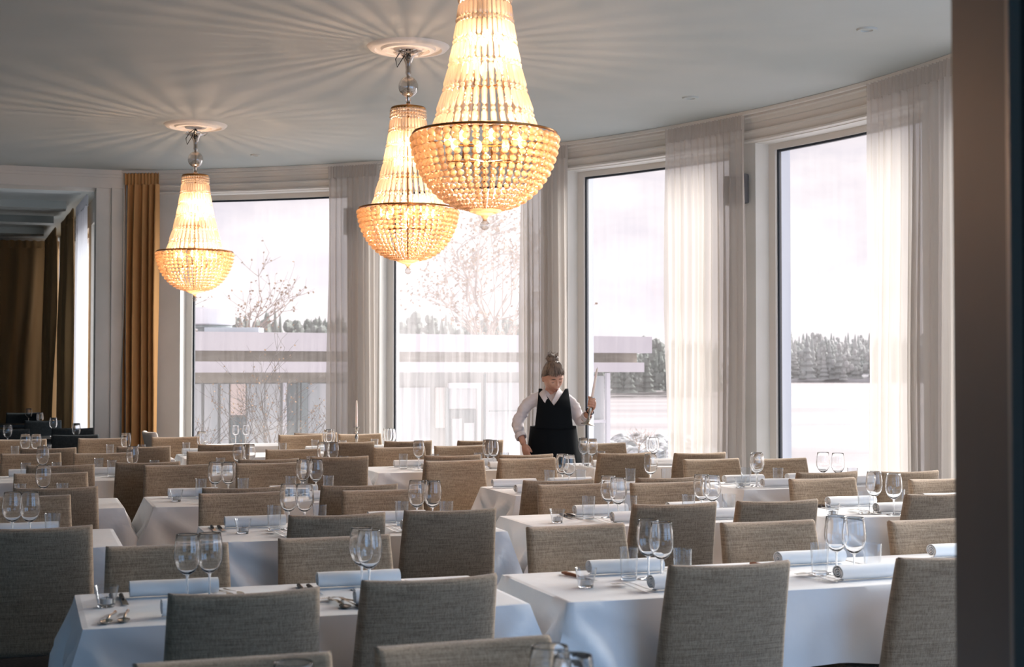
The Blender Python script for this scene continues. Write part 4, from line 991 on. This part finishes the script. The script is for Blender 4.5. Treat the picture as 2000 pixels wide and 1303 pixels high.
# head: local frame looks towards -Y, centred on the skull; then turned down and to her left
def head_pt(a, b):
    # a: longitude 0..1 (0.25 = front), b: latitude 0..1 bottom to top
    lo = 2*PI*a; la = -PI/2+PI*b
    x = math.cos(la)*math.cos(lo); y = -math.cos(la)*math.sin(lo); z = math.sin(la)
    X, Y, Z = x*.074, y*.094, z*.118
    front = max(0, -y)
    if z < 0:
        X *= 1-.20*(-z)**1.5; Y = Y*(1-.10*(-z)) 
        if y > 0: Y *= 1-.35*(-z)
    if y < 0:
        def bump(cx, cz, sx, sz): return math.exp(-((X-cx)/sx)**2-((Z-cz)/sz)**2)
        Y -= .006*bump(0, .030, .05, .014)                                     # brow
        Y += .012*(bump(.031, .008, .016, .012)+bump(-.031, .008, .016, .012)) # sockets
        Y -= .007*(bump(.030, .004, .011, .008)+bump(-.030, .004, .011, .008)) # lids
        Y -= .021*bump(0, -.020, .0105, .013)+.012*bump(0, .0, .008, .018)      # nose
        Y -= .006*(bump(.013, -.026, .007, .007)+bump(-.013, -.026, .007, .007))
        Y -= .007*(bump(.042, -.022, .020, .022)+bump(-.042, -.022, .020, .022)) # cheeks
        Y -= .008*bump(0, -.050, .022, .006)+.007*bump(0, -.062, .018, .006); Y += .006*bump(0, -.056, .024, .0028); Y += .006*bump(0,-.075,.02,.006)
        Y -= .012*bump(0, -.092, .024, .016)                                   # chin
    return Vector((X, Y, Z))
HM = Matrix.Translation((.034, -.03, 1.436)) @ Euler((math.radians(-24)*-1, math.radians(-4), math.radians(17)), 'XYZ').to_matrix().to_4x4() @ Matrix.Scale(1.09, 4)
hb = MB(); hb.grid(lambda a, b: HM @ head_pt(a, b), 72, 56)
for s_ in (-1, 1):
    def ear(a, b, s_=s_):
        lo, la = 2*PI*a, -PI/2+PI*b; p = Vector((math.cos(la)*math.cos(lo)*.009+s_*.076, math.cos(la)*math.sin(lo)*.018+.008, math.sin(la)*.031-.006)); return HM @ p
    hb.grid(ear, 12, 10)
head_o = mesh_obj(hb, 'h')
# body: pelvis root, legs, spine, neck and both arms, one connected skeleton
B = [(.03,0,.86,.135,-1),(.03,.0,1.0,.12,0),(.03,0,1.14,.115,1),(.02,.01,1.24,.085,2),(.014,.01,1.31,.055,3),(.025,-.005,1.37,.052,4),(.032,-.02,1.42,.05,5),
     (-.075,0,1.255,.048,3),(-.158,0,1.232,.040,7),(-.212,.015,1.155,.036,8),(-.252,.02,1.075,.034,9),(-.240,-.06,.975,.032,10),(-.212,-.115,.905,.028,11),(-.205,-.125,.885,.026,12),
     (.115,0,1.25,.048,3),(.185,0,1.226,.040,14),(.226,.01,1.145,.036,15),(.248,.0,1.08,.036,16),(.292,-.09,1.095,.036,17),(.330,-.165,1.16,.027,18),(.340,-.18,1.18,.026,19),
     (-.095,0,.78,.10,0),(-.10,-.005,.48,.062,21),(-.10,.01,.12,.042,22),(-.10,.0,.06,.04,23),(-.10,-.11,.03,.032,24),
     (.095,0,.78,.10,0),(.10,-.005,.48,.062,26),(.10,.01,.12,.042,27),(.10,.0,.06,.04,28),(.10,-.11,.03,.032,29)]
pieces = [head_o]+chains(B)
# right hand hangs on the chair top: palm and five fingers
def hand(o, ax, side, nrm, curls, thumb, S=1.0):
    # o wrist, ax finger direction, side across the palm (towards the thumb), nrm out of the palm
    o, ax, side, nrm = Vector(o), Vector(ax).normalized(), Vector(side).normalized(), Vector(nrm).normalized()
    out = []
    pm = MB()
    def pf(a, b):
        lo, la = 2*PI*a, -PI/2+PI*b
        q = math.sin(la); w = .040 if q > 0 else .034
        return o + ax*(.042+.050*q)*S + side*(w*math.cos(la)*math.cos(lo))*S + nrm*(.016*math.cos(la)*math.sin(lo))*S
    pm.grid(pf, 16, 12); out.append(mesh_obj(pm, 'p'))
    for k, (ln, cu) in enumerate(zip((.066,.074,.070,.056), curls)):
        sx = (.027-.018*k)
        p = o+ax*.078*S+side*sx*S; pts = [o+ax*.05*S+side*sx*.9*S, p]; d = ax+side*(.10-.065*k); an = 0
        for j, f in enumerate((.42, .32, .26)):
            an += cu[j]; dd = (d.normalized()*math.cos(an)+nrm*math.sin(an)); p = p+dd*ln*f*S*1.12; pts.append(p)
        rr_ = [.0095,.0095,.0086,.0080,.0066]
        fo = skin('f', [(*q, rr_[i]*S, i-1) for i, q in enumerate(pts)], None, None, 2); out.append(fo)
    p0 = o+ax*.018*S+side*.026*S; pts = [o+ax*.012*S+side*.012*S, p0]
    for q in thumb: pts.append(pts[-1]+(ax*q[0]+side*q[1]+nrm*q[2])*S)
    out.append(skin('t', [(*q, (.0125,.0125,.0115,.0100,.0078)[i]*S, i-1) for i, q in enumerate(pts)], None, None, 2))
    return out
pieces += hand((-.207,-.122,.893), (.28,-.12,-1), (.75,-.6,.25), (.55,.8,.05), [(.2,.35,.3),(.25,.4,.3),(.3,.45,.3),(.35,.5,.35)], [(.025,.014,.008),(.026,.004,.008),(.018,0,.006)], .96)
# left hand closed round the candlestick
CT = Vector((.305,-.235,1.052)); CD = (Vector((.385,-.215,1.50))-CT).normalized()     # base and axis of the stick
GP = CT+CD*.185                                                                     # where the fist closes
wr = Vector((.338,-.178,1.172)); 
fw = (GP-wr); ax_ = (fw - CD*fw.dot(CD)).normalized()                               # across the stick
nn_ = CD.cross(ax_).normalized()
HO = GP - ax_*.004 - CD*.0
def fist():
    out = []; pm = MB(); back = -nn_
    # palm pad behind the stick, reaching back to the wrist
    a0 = wr; a1 = GP+nn_*.026-ax_*.010
    def pf(a, b):
        lo, la = 2*PI*a, -PI/2+PI*b; c = a0.lerp(a1, .62); ln = (a1-a0).length*.62; d = (a1-a0).normalized(); sd_ = (CD-d*CD.dot(d)).normalized(); nr_ = d.cross(sd_)
        return c+d*(math.sin(la)*ln)+sd_*(math.cos(la)*math.cos(lo)*.040)+nr_*(math.cos(la)*math.sin(lo)*.017)
    pm.grid(pf, 16, 12); out.append(mesh_obj(pm, 'p'))
    for k in range(4):
        h = .030-.0205*k; c = GP+CD*h; R = .0235-(.0015 if k == 3 else 0); pts = []
        for an in (100, 40, -20, -80, -140, -185):
            q = math.radians(an); pts.append(c+(nn_*math.sin(q)+ax_*math.cos(q))*(R if an != 100 else R+.004))
        out.append(skin('f', [(*q, (.0105,.0102,.0100,.0094,.0086,.0068)[i]*(.9 if k == 3 else 1), i-1) for i, q in enumerate(pts)], None, None, 2))
    c = GP+CD*.036; pts = [wr+ax_*.02+CD*.018, GP+nn_*.020-ax_*.026+CD*.018, c-ax_*.026-nn_*.004, c-ax_*.018-nn_*.022+CD*.004, c+ax_*.002-nn_*.031+CD*.004]
    out.append(skin('t', [(*q, (.014,.0135,.0118,.0105,.0082)[i], i-1) for i, q in enumerate(pts)], None, None, 2))
    return out
pieces += fist()
pr_ = bake(pieces, 'person', SK, None, voxel=.0042)
pr_.location = (PX, PY, 0)
tag(pr_, 'waitress in white shirt and black apron looking down at a candlestick', 'person')
# shirt: wide sleeves to mid forearm and bodice
SHc = [(.03,0,.98,.15,-1),(.03,.0,1.08,.150,0),(.03,0,1.17,.150,1),(.02,.0,1.245,.118,2),(.014,.01,1.30,.072,3),
     (-.075,0,1.265,.066,3),(-.158,.0,1.238,.060,5),(-.212,.015,1.160,.054,6),(-.252,.02,1.080,.055,7),(-.252,-.02,1.02,.052,8),(-.236,-.07,.965,.046,9),
     (.115,0,1.262,.066,3),(.185,.0,1.232,.060,11),(.226,.01,1.15,.055,12),(.245,.0,1.085,.056,13),(.268,-.045,1.07,.052,14),(.298,-.105,1.108,.043,15)]
def crease(p):
    n1 = noise.noise(Vector((p.x*22, p.y*22, p.z*9))); n2 = noise.noise(p*34)
    w = 1 if p.x < -.13 or p.x > .19 else .35
    n3 = noise.noise(Vector((p.x*10+p.z*8, p.y*12, p.z*38)))
    return Vector((p.x-(-.22 if p.x < -.13 else .24 if p.x > .19 else .03), p.y, 0)).normalized()*(.008*n1+.003*n2+.008*n3)*w
bake(chains(SHc), 'shirt', SHIRT, pr_, voxel=.006, disp=crease)
mb = MB()
for (c, d, r) in (((-.233,-.078,.958),(.35,-.5,-.7),.046),((.303,-.112,1.115),(.4,-.75,.6),.043)):
    c, d = Vector(c), Vector(d).normalized(); a_ = d.orthogonal().normalized(); b_ = d.cross(a_)
    for q in range(1):
        ring = lambda t, rr2: [c+d*t+(a_*math.cos(2*PI*i/20)+b_*math.sin(2*PI*i/20))*rr2 for i in range(20)]
        v = ring(-.02, r*.95)+ring(.0, r*1.02)+ring(.022, r*1.0)+ring(.022, r*.86)+ring(-.01, r*.8)
        mb.add(v, [(j*20+i, j*20+(i+1)%20, (j+1)*20+(i+1)%20, (j+1)*20+i) for j in range(4) for i in range(20)])
mb.build('cuffs', SHIRT, pr_, smooth=True, angle=60)
# pointed open collar
mb = MB()
for s_ in (-1, 1):
    ps = [(.018+s_*.062,.035,1.352),(.018+s_*.068,-.01,1.348),(.016+s_*.056,-.065,1.335),(.012+s_*.030,-.128,1.275),(.010+s_*.004,-.150,1.225)]
    qs = [(.016+s_*.082,.04,1.318),(.016+s_*.098,-.01,1.312),(.012+s_*.092,-.080,1.300),(.010+s_*.056,-.152,1.243),(.008+s_*.006,-.163,1.185)]
    v = [Vector(p) for p in ps]+[Vector(q) for q in qs]+[Vector(q)+Vector((0,.01,-.004)) for q in qs]+[Vector(p)+Vector((0,.012,0)) for p in ps]
    mb.add(v, [(k*5+i, k*5+i+1, (k+1)*5+i+1, (k+1)*5+i) for k in range(3) for i in range(4)]+[(0,5,10,15),(4,9,14,19)])
mb.build('collar', SHIRT, pr_, smooth=True, angle=60)
# black apron bodice with V neck, then the wrapped skirt
def torso(z):                                # half width, half depth of the shirted trunk at height z
    ks = [(.42,.235,.20),(.70,.225,.185),(.86,.198,.180),(.98,.182,.176),(1.08,.170,.172),(1.18,.170,.172),(1.25,.155,.150),(1.31,.12,.10),(1.36,.09,.06)]
    for (z0,a0,b0),(z1,a1,b1) in zip(ks, ks[1:]):
        if z <= z1: t = (z-z0)/(z1-z0); return a0+(a1-a0)*t, b0+(b1-b0)*t
    return ks[-1][1:]
mb = MB()
def ap(a, b):
    u = a*2-1; zt_ = 1.205+.135*min(1, abs(u)/.80); z = 1.02+(zt_-1.02)*b; zz_ = min(z, 1.34)
    hw, hd = torso(z); w_ = .152-.034*(zz_-1.02)/.32
    x = u*w_; y = -math.sqrt(max(.0, 1-(x/(hw+.02))**2))*(hd+.012)*(1 if z < 1.20 else 1-.42*((z-1.20)/.14)**1.3)
    return Vector((x+.038, y, z))
mb.grid(ap, 40, 26)
o = mb.build('apron', BLK, pr_, smooth=True, angle=180); m = o.modifiers.new('t', 'SOLIDIFY'); m.thickness = .006; m.offset = 1
mb = MB()
def sk_(a, b):
    z = .42+.615*b; hw, hd = torso(z); an = 2*PI*a; f = .010*math.sin(an*7+1)*(1-b)
    return Vector((.036+(hw+.014+f)*math.cos(an), (hd+.012+f)*math.sin(an), z))
mb.grid(sk_, 64, 14); o = mb.build('black_skirt', BLK, pr_, smooth=True, angle=180); m = o.modifiers.new('t', 'SOLIDIFY'); m.thickness = .005
mb = MB()
for s_ in (-1, 1): mb.tube([(s_*.10,0,.06),(s_*.10,-.04,.05),(s_*.10,-.10,.042),(s_*.10,-.15,.036)], [.046,.05,.046,.03], 14)
mb.build('shoes', BLK, pr_, smooth=True)
# hair: cap with fringe, bun and loose wisps
HAIR = noisy(mat('greying_brown_hair', (.16,.11,.08), .55), (.05,.036,.028), (.24,.18,.135), 30, mscale=(1,1,.25))
mb = MB()
def hair(a, b):
    lo = 2*PI*a; fr = max(0, math.sin(lo)); fr2 = fr**1.2
    si = math.sin(lo); lat0 = .05+.50*si if si > 0 else .05+.60*si   # hairline: low at the nape, above the ears, up at the brow
    la = lat0+(PI/2-lat0)*b
    x = math.cos(la)*math.cos(lo); y = -math.cos(la)*math.sin(lo); z = math.sin(la)
    st_ = 1.13+.05*noise.noise(Vector((x*14, y*5, z*5)))+(.03*fr2 if b < .3 else 0)
    if b < .02: st_ = 1.02
    return HM @ Vector((x*.076*st_, y*.094*st_+.004, z*.118*(st_+.03)))
mb.grid(hair, 80, 30)
ho = mb.build('hair', HAIR, pr_, smooth=True, angle=180); m = ho.modifiers.new('t', 'SOLIDIFY'); m.thickness = .006; m.offset = -1
mb = MB(); bc = Vector((.0,.045,.135)); rg = random.Random(4)
def bun(a, b):
    lo, la = 2*PI*a, -PI/2+PI*b; d = Vector((math.cos(la)*math.cos(lo), math.cos(la)*math.sin(lo), math.sin(la))); k = 1+.22*noise.noise(d*3+Vector((3,1,0)))
    return HM @ (bc+Vector((d.x*.046, d.y*.042, d.z*.034))*k)
mb.grid(bun, 28, 20)
for i in range(26):
    an = rg.uniform(0, 6.28); p = bc+Vector((math.cos(an)*.03, math.sin(an)*.03, rg.uniform(0,.02))); ps = []
    for k in range(6): t = k/5; ps.append(HM @ (p+Vector((math.cos(an+t*2)*.028*t, math.sin(an+t*2)*.02*t, .030*math.sin(t*2.6)))))
    mb.tube(ps, .0011, 4, False)
mb.build('hair_bun', HAIR, pr_, smooth=True, angle=180)
mb = MB()
for i in range(60):                                    # fringe locks falling over the forehead
    x0 = rg.uniform(-.066,.062); ps = []
    for k in range(7):
        t = k/6; la = 1.25-t*(.86+.06*math.sin(i*1.7)); x = x0*(.50+.52*t)+.007*t*math.sin(i); rr3 = math.sqrt(max(.05, 1-(x/(.088*math.cos(la*.9)))**2))
        ps.append(HM @ Vector((x, -.108*math.cos(la)*rr3-.002, .136*math.sin(la)+.002)))
    mb.tube(ps, [.0052,.006,.006,.0055,.0045,.003,.001], 5, False)
mb.build('fringe', HAIR, pr_, smooth=True, angle=180)
mb = MB()
for s_ in (-1, 1):
    mb.tube([HM @ Vector((s_*x, -.0935-.004+abs(x-.03)*.25, .024+.004*math.sin((x-.014)*80))) for x in (.014,.022,.03,.038,.046)], [.0014,.0026,.0028,.0024,.001], 5)
    mb.tube([HM @ Vector((s_*x, -.0915+abs(x-.03)*.35, .0015-.003*math.sin((x-.018)*110))) for x in (.018,.024,.03,.036,.043)], [.001,.0017,.0019,.0017,.001], 5)
mb.build('brows_and_lashes', mat('brow_hair', (.08,.045,.03), .8), pr_, smooth=True)
mb = MB(); mb.tube([HM @ Vector((x, -.1045+abs(x)*.42, -.0560+abs(x)*-.08)) for x in (-.023,-.014,-.005,.005,.014,.023)], [.001,.0026,.0030,.0030,.0026,.001], 6)
mb.build('lips', mat('lips', (.38,.13,.11), .5), pr_, smooth=True)
mb = MB(); d_ = (Vector(B[20][:3])-Vector(B[18][:3])).normalized(); c_ = Vector(B[19][:3]); a_ = d_.orthogonal().normalized(); b_ = d_.cross(a_)
mb.tube([c_+(a_*math.cos(2*PI*i/20)+b_*math.sin(2*PI*i/20))*.031 for i in range(21)], .0045, 6, False); mb.build('watch_strap', BLK, pr_, smooth=True)
cs_ = candlestick('candlestick', 'silver candlestick with a white candle held tilted in the waitress hand', Vector((PX,PY,0))+CT, CD.to_track_quat('Z','Y').to_euler())
